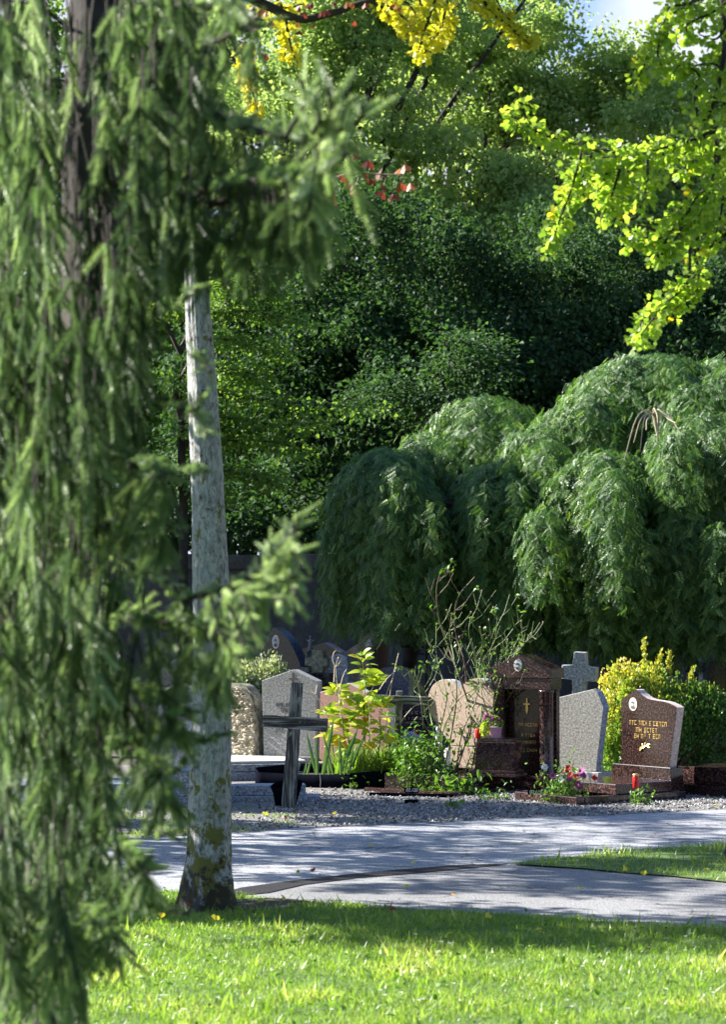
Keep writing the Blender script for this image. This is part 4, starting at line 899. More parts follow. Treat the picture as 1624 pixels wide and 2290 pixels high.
# ---- weeping tree
def weeping():
    base = Vector((P(1420, 1500, 26.5).x, 26.5, 0)); t = tree_root('weeping_tree', base, 'broad weeping tree with domed curtains of hanging pinnate leaves', 'tree')
    V, F = tube(spline([base-Vector((0, 0, .1)), base+Vector((.08, 0, 1)), base+Vector((-.05, .1, 2.1)), base+Vector((.1, .2, 3.0))], 26), [.13, .1, .12], 14, .3); big('trunk', V, F, M['dark_bark'], t, smooth=True)
    b2 = Vector((P(905, 1500, 27).x-.0, 27.2, 0)); V, F = tube(spline([b2-Vector((0, 0, .1)), b2+Vector((.05, 0, 1)), b2+Vector((.3, 0, 2.4))], 16), [.1, .07], 12, .3); big('support_stem', V, F, M['dark_bark'], t, smooth=True)
    lobes = [  # x, ytop, half width px, D, depth m, dome height px, bottom y, strands
        (860, 1022, 148, 26.0, 1.0, 170, 1420, 300), (905, 1085, 100, 25.4, .7, 120, 1430, 130), (960, 985, 120, 27.2, 1.1, 110, 1400, 130),
        (1110, 1052, 132, 25.6, .9, 190, 1450, 260), (1090, 905, 190, 27.5, 1.3, 200, 1300, 260), (1130, 1290, 70, 25.0, .5, 90, 1470, 80),
        (1450, 812, 270, 26.8, 1.6, 230, 1330, 420), (1240, 960, 150, 26.2, 1.0, 170, 1380, 220), (1360, 1030, 185, 25.0, 1.0, 200, 1475, 360),
        (1600, 940, 210, 25.3, 1.2, 180, 1455, 340), (1530, 1120, 120, 24.6, .8, 160, 1470, 180), (1640, 815, 190, 27.0, 1.4, 160, 1300, 200), (1700, 1100, 140, 24.8, .9, 180, 1480, 120), (1440, 1180, 130, 25.2, .6, 120, 1490, 160)]
    r = np.random.default_rng(5); extra = []
    for x, yt, hwp, D, dep, dh, yb, ns in lobes:
        for k in range(4):
            f_ = r.uniform(-.8, .8); extra.append((x+f_*hwp, yt+dh*(.12+.75*f_*f_)+r.uniform(-6, 26), hwp*r.uniform(.28, .45), D-dep*r.uniform(.2, .9), dep*.45, dh*.45, yb-r.uniform(10, 160), int(ns*.22)))
    lobes = lobes+extra
    pos = []; dirs = []; nr = []; tn = []; A = Acc()
    for x, yt, hwp, D, dep, dh, yb, ns in lobes:
        s = D/FP; c = P(x, yt, D); R = hwp*s; H = dh*s; zt = c.z; zb = P(x, yb, D).z
        V, F = tube(spline([base+Vector((0, .1, 2.7)), Vector((c.x*.5+base.x*.5, (c.y+base.y)/2+.2, min(zt, 3.0)-.3)), Vector((c.x, c.y, zt-.3))], 12), [.05, .03], 6); A.add(V, F)
        for i in range(ns):
            th = r.uniform(0, 2*math.pi); k = .75+.25*abs(math.sin(2.5*th+x)); edge = r.uniform(.35, 1.0)**.5*k
            hang = zb+r.uniform(0, .5)*(zt-zb)*r.random()
            ph = r.uniform(0, .2); u = ph; cur = None; L = 0; tone = r.normal(0, .12); bump_ = 1+.07*r.normal()
            while L < 95:
                if u < 1: rr = R*edge*math.sin(u*math.pi/2)**.85; z = zt*1-H*bump_*(1-math.cos(u*math.pi/2))*edge; u += .058/(.5*(R+H))
                else: z -= .058; rr = R*edge*(1+.01*math.sin(L))
                if z < hang: break
                L += 1
                p = np.array([c.x+rr*math.cos(th)+r.normal(0, .035), c.y+rr*math.sin(th)*dep/R+r.normal(0, .035), z+r.normal(0, .03)+.07*math.sin(7*th+x)])
                o_ = np.array([math.cos(th), math.sin(th), 0]); sd = r.normal(0, 1.1); th += r.normal(0, .02); tang = np.array([-math.sin(th), math.cos(th), 0])
                dn = min(1, u)*.9
                pos.append(p); dirs.append(unit(o_*(.5)+tang*sd+np.array([0, 0, -.35-dn]))); nr.append(unit(o_*(.35+dn*.6)+np.array([0, 0, 1.2-dn*.6])+r.normal(size=3)*.55)); tn.append(tone)
    pos = np.array(pos); n = len(pos); print('weep leaves', n)
    leaves('crown', PINN, pos, np.array(dirs), np.array(nr), r.uniform(.075, .13, n), M['weep'], t, rnd=np.clip(r.normal(.45, .2, n)+np.array(tn), 0, 1))
    A.make('branches', M['dark_bark'], t)
    A = Acc()
    for e in [(1396, 1032), (1418, 990), (1432, 1010), (1446, 962), (1512, 946), (1526, 972), (1470, 1000)]:
        s0 = P(1472, 975, 24.9); V, F = tube(spline([s0, P(1462+random.uniform(-8, 12), 915+random.uniform(-3, 14), 24.8), P((e[0]+1465)/2+(4 if e[0] > 1465 else -6), 935, 24.7), P(e[0], e[1], 24.6)], 16), [.011, .005], 5); A.add(V, F)
    A.make('dead_twigs', M['straw'], t)
weeping()
# ---- golden shrub right, pale shrub left
def shrub(label, blobs, D, n, size, mat, seed, shoots=(), T=LEAF, cr=.12, name='shrub', twig='twig'):
    c0 = blobs[0]; t = empty(name, (c0[0], c0[1], 0), label, 'shrub')
    r = np.random.default_rng(seed); bl = np.array(blobs); wgt = bl[:, 3]*bl[:, 5]; wgt /= wgt.sum(); nc = 420
    b = bl[r.choice(len(bl), nc, p=wgt)]; d = unit(r.normal(size=(nc, 3))+[0, -.2, .25]); cc = b[:, :3]+d*b[:, 3:6]*(1-.35*r.random(nc)**1.5)[:, None]; cc[:, 2] = np.maximum(cc[:, 2], .06)
    k = r.integers(0, nc, n); dd = unit(r.normal(size=(n, 3)))*(r.random(n)**.5)[:, None]*cr*np.array([.8, .8, 1.2]); pos = cc[k]+dd
    zt = bl[:, 2].max()+bl[:, 5].max()
    tone = r.normal(0, .12, nc)[k]+(pos[:, 2]-zt*.66)/zt*.9-(pos[:, 0]-c0[0])*.5  # golden tips, plus sun side painted in: lighter up left, darker low right
    dr = unit(d[k]*.6+[0, 0, .9]+r.normal(size=(n, 3))*.45)
    if shoots:
        P2 = []; D2 = []
        for (xa, ya, xb, yb) in shoots:
            a = P(xa, ya, D); e = P(xb, yb, D)
            for i in range(90):
                q = a+(e-a)*r.random(); P2.append(np.array(q)+r.normal(size=3)*.013); D2.append(unit(np.array([r.normal(0, .6), r.normal(0, .6), 1.0])))
            V, F = tube([a-Vector((0, 0, .3)), e], [.008, .003], 5); big('shoot', V, F, M[twig], t)
        pos = np.vstack([pos, P2]); dr = np.vstack([dr, D2]); tone = np.r_[tone, np.full(len(P2), .35)]
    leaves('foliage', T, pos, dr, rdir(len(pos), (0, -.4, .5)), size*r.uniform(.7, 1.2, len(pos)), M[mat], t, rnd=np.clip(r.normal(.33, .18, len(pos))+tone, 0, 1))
    A = Acc()
    for e in cc[::9]: V, F = tube([Vector((c0[0], c0[1], -.05)), (Vector(e)+Vector((c0[0], c0[1], 0)))*.5, Vector(e)], [.014, .004], 5); A.add(V, F)
    A.make('stems', M[twig], t); return t
shrub('bushy golden tipped evergreen shrub behind the red wavy headstone', [blob(1490, 1640, 23.4, 115, 110, .45), blob(1455, 1570, 23.4, 70, 72, .3), blob(1390, 1600, 23.3, 50, 105, .3), blob(1570, 1640, 23.4, 75, 90, .4), blob(1400, 1690, 23.2, 60, 60, .3)], 23.4, 26000, .038, 'gold_bush', 41,
      [(1445, 1500, 1441, 1432), (1500, 1510, 1498, 1460), (1400, 1560, 1388, 1520), (1560, 1560, 1590, 1540), (1470, 1500, 1478, 1465), (1425, 1530, 1420, 1490), (1372, 1590, 1352, 1570), (1540, 1540, 1552, 1495), (1590, 1600, 1615, 1580)])
shrub('pale variegated shrub above the rough round topped stone', [blob(550, 1535, 25.2, 45, 40, .25), blob(600, 1530, 25.2, 40, 48, .25), blob(520, 1520, 25.2, 30, 30, .2)], 25.2, 5000, .04, 'pale_bush', 42, [(600, 1500, 618, 1468), (610, 1510, 625, 1480)])
# ---- rose bush
def rose():
    base = G(1030, 1762); base.z = 0; t = empty('rose_bush', base, 'tall straggly rose bush with bare thorny stems before the heart headstone', 'rose bush')
    D = base.y; R = random.Random(3)
    Ls = [([(1060, 1760), (1068, 1700), (1082, 1650), (1100, 1600), (1115, 1540)], .014), ([(1060, 1745), (1072, 1690), (1095, 1640), (1110, 1600), (1140, 1560), (1160, 1520)], .010),
          ([(985, 1740), (975, 1660), (965, 1600), (955, 1560), (950, 1540)], .008), ([(1010, 1745), (1030, 1680), (1052, 1640), (1048, 1580), (1030, 1520), (1000, 1440), (982, 1380), (975, 1320), (985, 1285)], .011),
          ([(1015, 1745), (1040, 1660), (1055, 1600), (1045, 1540), (1040, 1480), (1020, 1420), (1016, 1370), (1030, 1330), (1062, 1290)], .010), ([(990, 1745), (1010, 1650), (1020, 1560), (1015, 1480), (1005, 1420), (1010, 1380)], .008),
          ([(1050, 1740), (1070, 1640), (1080, 1560), (1072, 1500), (1078, 1440), (1070, 1400)], .008), ([(1060, 1740), (1100, 1610), (1110, 1540), (1095, 1480), (1110, 1420), (1112, 1380)], .008),
          ([(1070, 1700), (1105, 1580), (1120, 1520), (1140, 1480), (1170, 1440), (1188, 1435)], .007), ([(1075, 1690), (1110, 1560), (1125, 1500), (1150, 1450), (1172, 1400)], .007),
          ([(1020, 1730), (1035, 1640), (1065, 1560), (1068, 1480), (1050, 1420), (1052, 1380)], .006), ([(975, 1735), (985, 1640), (1000, 1560), (985, 1500), (975, 1460), (975, 1400)], .006),
          ([(1035, 1740), (1060, 1670), (1090, 1610), (1075, 1540), (1080, 1480), (1105, 1440), (1120, 1400)], .007), ([(1060, 1720), (1085, 1660), (1130, 1600), (1165, 1570)], .005), ([(1090, 1640), (1125, 1590), (1155, 1575)], .004),
          ([(950, 1600), (940, 1560), (925, 1540), (940, 1500)], .004), ([(1000, 1720), (990, 1650), (1010, 1590), (1030, 1560), (1060, 1540), (1090, 1510)], .006), ([(1050, 1560), (1090, 1520), (1130, 1500), (1165, 1480)], .005)]
    lp = []; hips = []
    for pts, r0 in Ls:
        A = Acc(); pp = spline([P(x+R.uniform(-2, 2), y, D+R.uniform(-.25, .25)) for x, y in pts], 26); V, F = tube(pp, [r0, r0*.45], 6); A.add(V, F)
        for _ in range(15 if len(pts) > 4 else 6):
            i = R.randint(5, 25); s = Vector(pp[i]); tg = Vector(pp[min(25, i+1)])-Vector(pp[i-1]); tg.normalize()
            l = R.uniform(.07, .26)*(.5+i/26); sd = Vector((R.choice((-1, 1))*R.uniform(.4, 1.0), R.uniform(-.6, .6), R.uniform(.3, .9))); e = s+(tg*.7+sd).normalized()*l
            m_ = s+(e-s)*.5+Vector((sd.x*.02, 0, -.015)); V, F = tube([s, m_, e], [r0*.35, .0022], 5); A.add(V, F)
            if R.random() < .6:
                e3 = m_+(tg+Vector((-sd.x, sd.y, .4))).normalized()*l*.5; V, F = tube([m_, e3], [.003, .0016], 4); A.add(V, F); lp.append(e3)
            lp.append(e)
            if R.random() < .2: hips.append(e)
        low = r0 > .0095 or pts[0][1] < 1700
        A.make('stem', M['green_stem'] if r0 < .0095 else M['thorn_stem'], t)
    pos = []; dr = []
    for e in lp:
        px = (e.y, e.z)
        if R.random() < (.35 if e.z < 1.6 else .5):
            for k in range(R.randint(2, 5)): pos.append(e+Vector((R.uniform(-.02, .02), R.uniform(-.02, .02), R.uniform(-.02, .02)))); dr.append((R.uniform(-1, 1), R.uniform(-1, 1), R.uniform(-.7, .3)))
    leaves('foliage', BROAD, pos, np.array(dr), rdir(len(pos), (0, 0, 2)), rng.uniform(.025, .05, len(pos)), M['yellow_plant'] if False else M['weed'], t, rnd=rng.random(len(pos)))
    for e in hips: V, F = tube([e, e+Vector((0, 0, .008)), e+Vector((.002, 0, .018))], [.004, .007, .003], 6); big('rose_hip', V, F, M['straw'], t)
rose()
# ---- tall yellow green plant
def tall_plant():
    D = 22.5; b = P(800, 1720, D); t = empty('leafy_plant', (b.x, b.y, .12), 'tall plant with broad yellow green and orange tinted leaves in the flower bed', 'plant'); R = random.Random(8)
    pos = []; dr = []; sz = []; rn = []
    Z = lambda X, Y: (656.7+X*.1881, 1412.7+Y*.1881)
    stems = [([(838, 1560), (845, 1100), (835, 800), (850, 560), (810, 300)], .009), ([(640, 1560), (600, 1200), (550, 900), (500, 690)], .007), ([(900, 1500), (900, 1150), (880, 850), (930, 700), (980, 560)], .007), ([(700, 1550), (650, 1200), (700, 1000), (770, 860)], .006), ([(1000, 1500), (1040, 1200), (1020, 1000), (1060, 850)], .006), ([(480, 1500), (450, 1250), (430, 1100), (420, 950)], .005)]
    for k, (pts, r0) in enumerate(stems):
        pp = spline([P(*Z(x, y), D+R.uniform(-.12, .12)) for x, y in pts], 30); V, F = tube(pp, [r0, r0*.5], 7); big('stem', V, F, M['green_stem'], t)
        i0 = 4 if k else 6
        for i in range(i0, 30):
            top = i > 25
            for s in range(2 if not top else 3):
                if R.random() < (.62 if k else .55) and not top: continue
                th = i*1.57+s*math.pi+R.uniform(-.5, .5); el = R.uniform(-.1, .35) if not top else R.uniform(.2, .9)
                st = Vector(pp[i]); d = Vector((math.cos(th), math.sin(th)*.8, el)); l0 = .025
                pos.append(st+d*l0); dr.append(d); sz.append(R.uniform(.125, .175)*(1 if not top else .7)); rn.append(min(1, max(0, R.gauss(.42, .2)+(.35 if i < 14 and R.random() < .35 else 0))))
    leaves('foliage', broad_t(.29, .3, 7), pos, np.array(dr), np.tile([0, -.55, .8], (len(pos), 1))+rng.normal(size=(len(pos), 3))*.25, np.array(sz), M['yellow_plant'], t, rnd=np.array(rn))
tall_plant()
def dead_stalks():
    Z = lambda X, Y: (656.7+X*.1881, 1412.7+Y*.1881); D = 22.35; b = P(*Z(620, 1690), D)
    t = empty('dead_stalks', (b.x, b.y, .12), 'dry bare forked flower stalks standing in the flower bed', 'dry plant')
    for pts in ([(630, 1560), (580, 1100), (530, 750), (500, 420)], [(500, 420), (465, 330), (480, 250), (505, 225)], [(500, 420), (540, 380), (585, 285)], [(500, 425), (520, 340), (535, 300)], [(545, 850), (560, 640), (600, 500), (632, 445)], [(480, 600), (485, 480), (490, 400)],
                [(390, 1000), (340, 860), (260, 750), (190, 705), (120, 705)], [(262, 748), (270, 690), (280, 630)], [(380, 960), (330, 930), (305, 920)], [(1080, 1300), (1130, 900), (1170, 600), (1250, 255)], [(1020, 690), (1110, 560), (1215, 465)], [(1020, 1350), (1040, 1000), (1120, 700), (1180, 560)],
                [(1275, 1080), (1340, 990), (1430, 890), (1510, 865)], [(1300, 1260), (1380, 1130), (1470, 1010)], [(1150, 1020), (1190, 1060), (1220, 1140)], [(1060, 1260), (1110, 1350), (1140, 1410)], [(1470, 580), (1500, 740), (1520, 900), (1545, 1150)], [(900, 1300), (905, 1000), (870, 780)]):
        V, F = tube(spline([P(*Z(x, y), D+random.uniform(-.1, .1)) for x, y in pts], 14), [.005, .0035], 5); big('stalk', V, F, M['straw'], t)
dead_stalks()
def flatblade(base, tip, w, sag=0.0, fold=.3):
    b, e = Vector(base), Vector(tip); ax = (e-b); sd = ax.cross(Vector((0, 1, 0))).normalized(); n = 8; V = []
    for i in range(n+1):
        s = i/n; c = b+ax*s+Vector((0, -.03*math.sin(s*3.1), -sag*s*s)); ww = w*(math.sin(math.pi*min(1, .22+.78*s))**.7)*.5; V += [c-sd*ww, c+Vector((0, .006, 0)), c+sd*ww]
    F = []
    for i in range(n):
        a = 3*i; F += [(a, a+1, a+4, a+3), (a+1, a+2, a+5, a+4)]
    return V, F
def iris():
    Z = lambda X, Y: (656.7+X*.1881, 1412.7+Y*.1881); b = P(*Z(380, 1690), 22.2); t = empty('iris_plant', (b.x, b.y, .12), 'iris clump with upright sword shaped blue green leaves in the flower bed', 'plant')
    A = Acc()
    for (x0, y0, x1, y1, w) in ((350, 1700, 478, 1030, 62), (283, 1700, 268, 1265, 42), (265, 1680, 150, 1180, 38), (540, 1700, 765, 1150, 60), (470, 1700, 345, 1180, 32), (160, 1700, 205, 1520, 28), (125, 1700, 150, 1550, 26), (560, 1700, 545, 1230, 40), (640, 1700, 860, 1190, 34), (600, 1700, 640, 1480, 30), (650, 1700, 720, 1330, 36), (420, 1700, 400, 1400, 40)):
        V, F = flatblade(P(*Z(x0, y0), 22.15+random.uniform(-.1, .15)), P(*Z(x1, y1), 22.1+random.uniform(-.15, .15)), w*.1881*22.2/FP); A.add(V, F, random.random())
    A.make('foliage', M['iris'], t)
iris()
def arch_blades(par, n, cx, cy, cz, sx, sy, lmin, lmax, w, mat, seed, part='foliage', tipx=1.0):
    r = random.Random(seed); A = Acc()
    for _ in range(n):
        b = Vector((cx+r.uniform(-sx, sx), cy+r.uniform(-sy, sy), cz)); th = r.uniform(0, 6.28); l = r.uniform(lmin, lmax); o = Vector((math.cos(th), math.sin(th), 0)); k = r.uniform(.25, .9)*tipx; V = []; m_ = 6; sd = Vector((-o.y, o.x, 0))
        for i in range(m_+1):
            s = i/m_; c = b+o*(l*k*s*s)+Vector((0, 0, l*(s*(1.0)-.55*k*s*s))); ww = w*(1-s**2)*.5+.0004; V += [c-sd*ww, c+sd*ww]
        A.add(V, [(2*i, 2*i+1, 2*i+3, 2*i+2) for i in range(m_)], r.random())
    return A.make(part, M[mat], par)
b = P(850, 1715, 22.6); g = empty('ornamental_grass', (b.x, b.y, .12), 'thick clump of bright green arching grass blades in the flower bed', 'plant')
arch_blades(g, 1500, b.x, b.y, .12, .42, .32, .12, .42, .011, 'clump_grass', 51)
def weeds(label, x, y, D, sx, sy, sz, n, size, mat, seed, name='weeds', z0=0.02, T=BROAD, cat='plant'):
    c = P(x, y, D); t = empty(name, (c.x, c.y, z0), label, cat); r = np.random.default_rng(seed); nc = 26
    cc = np.c_[c.x+r.normal(0, sx*.5, nc), c.y+r.normal(0, sy*.5, nc), z0+abs(r.random(nc))*sz]; A = Acc()
    for q in cc: V, F = tube([Vector((q[0]*.7+c.x*.3, q[1]*.7+c.y*.3, z0)), Vector(q)], [.005, .0025], 5); A.add(V, F)
    A.make('stems', M['green_stem'], t); k = r.integers(0, nc, n); sc = np.array([.07, .07, .08])*(sx/.2)**.5
    pos = cc[k]+r.normal(size=(n, 3))*sc; pos[:, 2] = np.maximum(pos[:, 2], z0+.01)
    leaves('foliage', T, pos, unit(r.normal(size=(n, 3))+[0, 0, .1]), unit(r.normal(size=(n, 3))*.4+[0, -.1, 1]), size*r.uniform(.6, 1.3, n), M[mat], t, rnd=r.random(n)); return t
weeds('leafy green weeds spilling over the black bed edging beside the rose', 935, 1700, 22.1, .26, .2, .42, 1000, .05, 'weed', 61)
weeds('dark green leafy weeds at the foot of the rose bush', 985, 1740, 21.9, .25, .15, .2, 700, .045, 'green_bush', 62)
weeds('low rosette of broad green leaves behind plate 03.120', 1020, 1765, 21.6, .2, .06, .04, 160, .07, 'weed', 63)
weeds('small green seedling below the black edging', 790, 1762, 22.2, .05, .03, .05, 26, .05, 'weed', 64)
weeds('small weed tuft growing at the corner of the red slab', 1432, 1785, 20.5, .07, .04, .08, 90, .04, 'weed', 65)
weeds('small green plant alone in the gravel', 1013, 1812, 20.1, .03, .03, .05, 14, .05, 'weed', 66)
weeds('low moss green tuft at the road edge below the heart', 1105, 1780, 21.0, .12, .05, .02, 90, .03, 'weed', 67)
# flowers in the bed by plate 03.119
def daisies(par, pts, D, mat, size, seed, part='blossom'):
    r = np.random.default_rng(seed)
    for (x, y) in pts:
        c = np.array(P(x, y, D+r.uniform(-.08, .08))); n = 18; a = np.linspace(0, 2*math.pi, n, endpoint=False)+r.uniform(0, 1)
        ax = unit(np.array([r.normal(0, .5), -1, .6])); u = unit(np.cross(ax, [0, 0, 1])); v = np.cross(u, ax)
        d = np.cos(a)[:, None]*u+np.sin(a)[:, None]*v+ax*.35*r.random((n, 1)); leaves(part, QUAD, np.tile(c, (n, 1)), d, np.tile(ax, (n, 1)), size*r.uniform(.8, 1.1, n), M[mat], par)
        V, F = tube([Vector(c), Vector((c[0]+r.normal(0, .02), c[1]+.02, .05))], [.0025, .003], 5); big('stem', V, F, M['green_stem'], par)
bb = P(1260, 1785, 20.7); g = weeds('clump of magenta, red and white flowers beside plate 03.119', 1262, 1760, 20.75, .2, .1, .2, 950, .032, 'weed', 71, 'flower_clump', .03, cat='flowers')
Zd = lambda X, Y: ((1480+X/5.413)*.7636, (2200+Y/5.413)*.7636)
daisies(g, [Zd(1020, 435), Zd(1155, 530), Zd(1180, 560), Zd(1210, 305), Zd(760, 395), Zd(1240, 385)], 20.65, 'petal_m', .04, 1)
daisies(g, [Zd(1010, 265), Zd(935, 320), Zd(1045, 370), Zd(1135, 405), Zd(1415, 425), Zd(985, 320)], 20.65, 'petal_r', .032, 2)
daisies(g, [Zd(630, 255), Zd(1340, 380), Zd(900, 450)], 20.7, 'petal_w', .035, 3)
b = P(922, 1660, 23.4); g = empty('grave_bouquet', (b.x, b.y, b.z-.06), 'blue and white flowers with one red bloom before the dark granite stone', 'bouquet')
r_ = np.random.default_rng(3); n = 260; d = rdir(n, (0, -.3, .4)); leaves('blooms', QUAD, np.array(b)+[0, 0, .03]+d*np.array([.08, .05, .06]), rdir(n), rdir(n), .03, M['petal_b'], g)
n = 30; leaves('red_bloom', QUAD, np.tile(P(932, 1637, 23.3), (n, 1)), rdir(n), rdir(n), .025, M['petal_r'], g)
V, F = tube([b-Vector((0, 0, b.z-.0)), b], [.05, .07], 10); big('pot', V, F, M['old_stone'], g)
# ---- grey trunk (ginkgo) with yellow branches above
def ginkgo_trees():
    base = G(466, 2040); D = base.y; t = tree_root('ginkgo_tree', base, 'tree with grey lichen spotted trunk and yellow hanging leaves above', 'tree')
    ctr = [(466, 2046), (466, 1990), (468, 1900), (470, 1750), (472, 1600), (473, 1400), (468, 1200), (460, 1000), (452, 850), (443, 700), (437, 550), (425, 300), (400, -100), (380, -600), (360, -1300)]
    wid = [132, 108, 96, 90, 86, 80, 76, 68, 60, 55, 52, 48, 44, 36, 26]
    cp_ = spline([P(x, y, D) for x, y in ctr], 220); ww = np.interp(np.linspace(0, 1, 220), np.linspace(0, 1, len(wid)), wid)*D/FP/2
    cp_[0][2] = -.05; V, F = tube(cp_, ww, 72)
    V = V.reshape(220, 72, 3)
    for i in range(220):
        c = cp_[i]
        for j in range(72):
            d = V[i, j]-c; z = V[i, j][2]; th = 2*math.pi*j/72
            a = noise.noise(Vector((math.cos(th)*5+math.sin(z*1.3)*.8, math.sin(th)*5, z*1.6)))*.07+noise.noise(Vector((math.cos(th)*14, math.sin(th)*14, z*9)))*.06+abs(noise.noise(Vector((math.cos(th)*2.2, math.sin(th)*2.2, z*.8))))*.08
            fl = max(0, .3-z)/.3; a += fl*.16*math.sin(th*5+1)+fl*.08
            V[i, j] = c+d*(1+a)
    big('trunk', V.reshape(-1, 3), F, M['grey_bark'], t, smooth=True)
    return t, D
gt, gD = ginkgo_trees()
o, cc = crown(gt, [(-.6, 13.0, 8.0, 2.4, 2.2, 2.3), (.9, 12.0, 7.6, 1.6, 1.8, 1.6)], 150, 14000, .16, 'ginkgo_y', .6, .6, 120, part='crown')
limbs(gt, Vector((-1.9, 13.3, 4)), Vector((-1.15, gD, 5.6)), [tuple(q) for q in cc[::8]], .08, 'dark_bark', 121, 10, trunk=False)
def leafy_branch(par, paths, D, per_m, size, mat, seed, rad=.05, twigmat='dark_bark', r0=.008, dD=.35, part='crown', rndf=(.45, .22), hang=.6, mixr=None):
    r = np.random.default_rng(seed); A = Acc(); pos = []; dr = []; nr = []
    for pth in paths:
        off = r.uniform(-dD, dD); pp = spline(PX(pth, D+off), 40); V, F = tube(pp, [r0, r0*.35], 6); A.add(V, F)
        L = np.linalg.norm(np.diff(pp, axis=0), axis=1).sum(); n = int(L*per_m)
        i = r.integers(0, 39, n); tt = r.random(n)[:, None]; c = pp[i]*(1-tt)+pp[i+1]*tt; d = unit(r.normal(size=(n, 3))); 
        pos.append(c+d*(rad*r.uniform(.25, 1.0, n)*(1.15-.4*(i/39)))[:, None]); dr.append(unit(d*.8+np.array([0, 0, -hang])+r.normal(size=(n, 3))*.25)); nr.append(unit(r.normal(size=(n, 3))*.9+d*.8+[0, 0, .3]))
    A.make('twigs', M[twigmat], par); pos = np.vstack(pos); n = len(pos); print(part, n)
    leaves(part, GINK, pos, np.vstack(dr), np.vstack(nr), size*r.uniform(.7, 1.2, n), M[mat], par, rnd=np.clip(r.normal(*rndf, n), 0, 1))
q4 = lambda L: [(x*.4702, y*.4702) for x, y in L]; q6 = lambda L: [(840+x*.4829, y*.4829) for x, y in L]; qa = lambda L: [(427.6+x*.2821, y*.2821) for x, y in L]
leafy_branch(gt, [qa([(430, 330), (430, 480), (460, 620), (500, 780), (530, 900)]), qa([(400, 420), (420, 560), (450, 700)]), qa([(750, 150), (770, 280), (800, 400), (830, 480)]), qa([(790, 200), (750, 330), (740, 460)]), qa([(640, 40), (760, 60), (900, 30)]), qa([(420, 60), (430, 110), (440, 160)]), qa([(640, 100), (720, 120), (800, 160)]),
                  qa([(700, 10), (720, 60), (700, 100)]), qa([(560, 20), (540, 60), (500, 80)])], 12.2, 200, .042, 'ginkgo_y', 81, .045, hang=.9)
leafy_branch(gt, [q6([(-20, 10), (80, 60), (140, 120), (180, 190)]), q6([(330, -20), (320, 60), (300, 140), (250, 200), (220, 260)]), q6([(280, -10), (250, 80), (220, 160), (200, 240)]), q6([(200, -10), (230, 60), (260, 130)]), q6([(330, 60), (330, 120), (290, 200)]), q6([(120, -10), (170, 40), (200, 100)]),
                  q6([(480, -30), (540, 60), (620, 120), (670, 170), (715, 205)]), q6([(440, -30), (500, 0), (580, 50), (660, 130), (725, 190)]), q6([(30, -20), (60, 30), (140, 90), (180, 150)])], 12.0, 270, .042, 'ginkgo_y', 82, .05, hang=.8, rndf=(.3, .2), part='crown')
V, F = tube(spline(PX(qa([(380, -60), (520, 10), (640, 60), (760, 120), (900, 150), (1040, 120), (1200, 80), (1330, 30), (1500, -10)]), 12.2), 30), [.028, .012], 8, .3); big('branch', V, F, M['dark_bark'], gt, smooth=True)
V, F = tube(spline([P(436, 560, gD), P(440, -200, gD-.3), P(560, -60, 12.2)]+PX(qa([(520, 10)]), 12.2), 30), [.06, .03], 8, .3); big('branch', V, F, M['dark_bark'], gt, smooth=True)
# reddish leaves
def red_leaves(par, L, D, size, seed):
    r = np.random.default_rng(seed); pos = [P(x, y, D+r.uniform(-.05, .05)) for x, y in L]; n = len(pos)
    leaves('red_foliage', GINK, pos, np.c_[r.normal(0, .4, n), r.normal(0, .4, n), -np.ones(n)], unit(np.c_[r.normal(0, .7, n), -np.ones(n), r.normal(0, .5, n)]), size*r.uniform(.8, 1.15, n), M['red_leaf'], par)
red_leaves(gt, [qp for qp in qa([(500, 40), (560, 60), (530, 90), (590, 90), (860, 40), (930, 35), (960, 20), (910, 90), (1030, 85), (1090, 70), (1120, 15), (1230, 10), (1290, 15), (1380, 20), (600, 420), (850, 180), (860, 240), (980, 190), (1300, 160), (640, 160), (500, 200), (410, 60)])]+q6([(80, 10), (110, 20), (165, 100), (210, 120), (285, 15), (285, 95), (280, 140), (100, 40)]), 12.0, .04, 5)
tw = P(700, 412, 11.6); tt_ = empty('ginkgo_branch', tw, 'bare ginkgo twig with a few withered red leaves before the dark trees', 'twig')
V, F = tube(spline(PX(qa([(700, 1600), (900, 1500), (1050, 1445), (1180, 1395), (1330, 1365), (1480, 1380), (1624, 1385), (1700, 1400)]), 11.6), 24), [.006, .0035], 6); big('twig', V, F, M['straw'], tt_)
rl = qa([(1270, 1215), (1410, 1260), (1500, 1340), (1210, 1370), (1230, 1430), (1290, 1430), (1400, 1375), (1420, 1410), (1310, 1495), (1510, 1450), (1525, 1510), (1600, 1530), (1070, 1540), (1140, 1510), (1130, 1560), (1660, 1330), (1690, 1300), (1740, 1440), (1660, 1440)])
A = Acc()
for x, y in rl:
    s = P(min(max(x, 720), 905), 388+(4 if x < 790 else 0), 11.6); e = P(x, y-6, 11.6); V, F = tube([s, (s+e)*.5+Vector((.01, 0, .01)), e], [.0018, .0014], 4); A.add(V, F)
A.make('leaf_stalks', M['green_stem'], tt_); red_leaves(tt_, rl, 11.6, .055, 9)
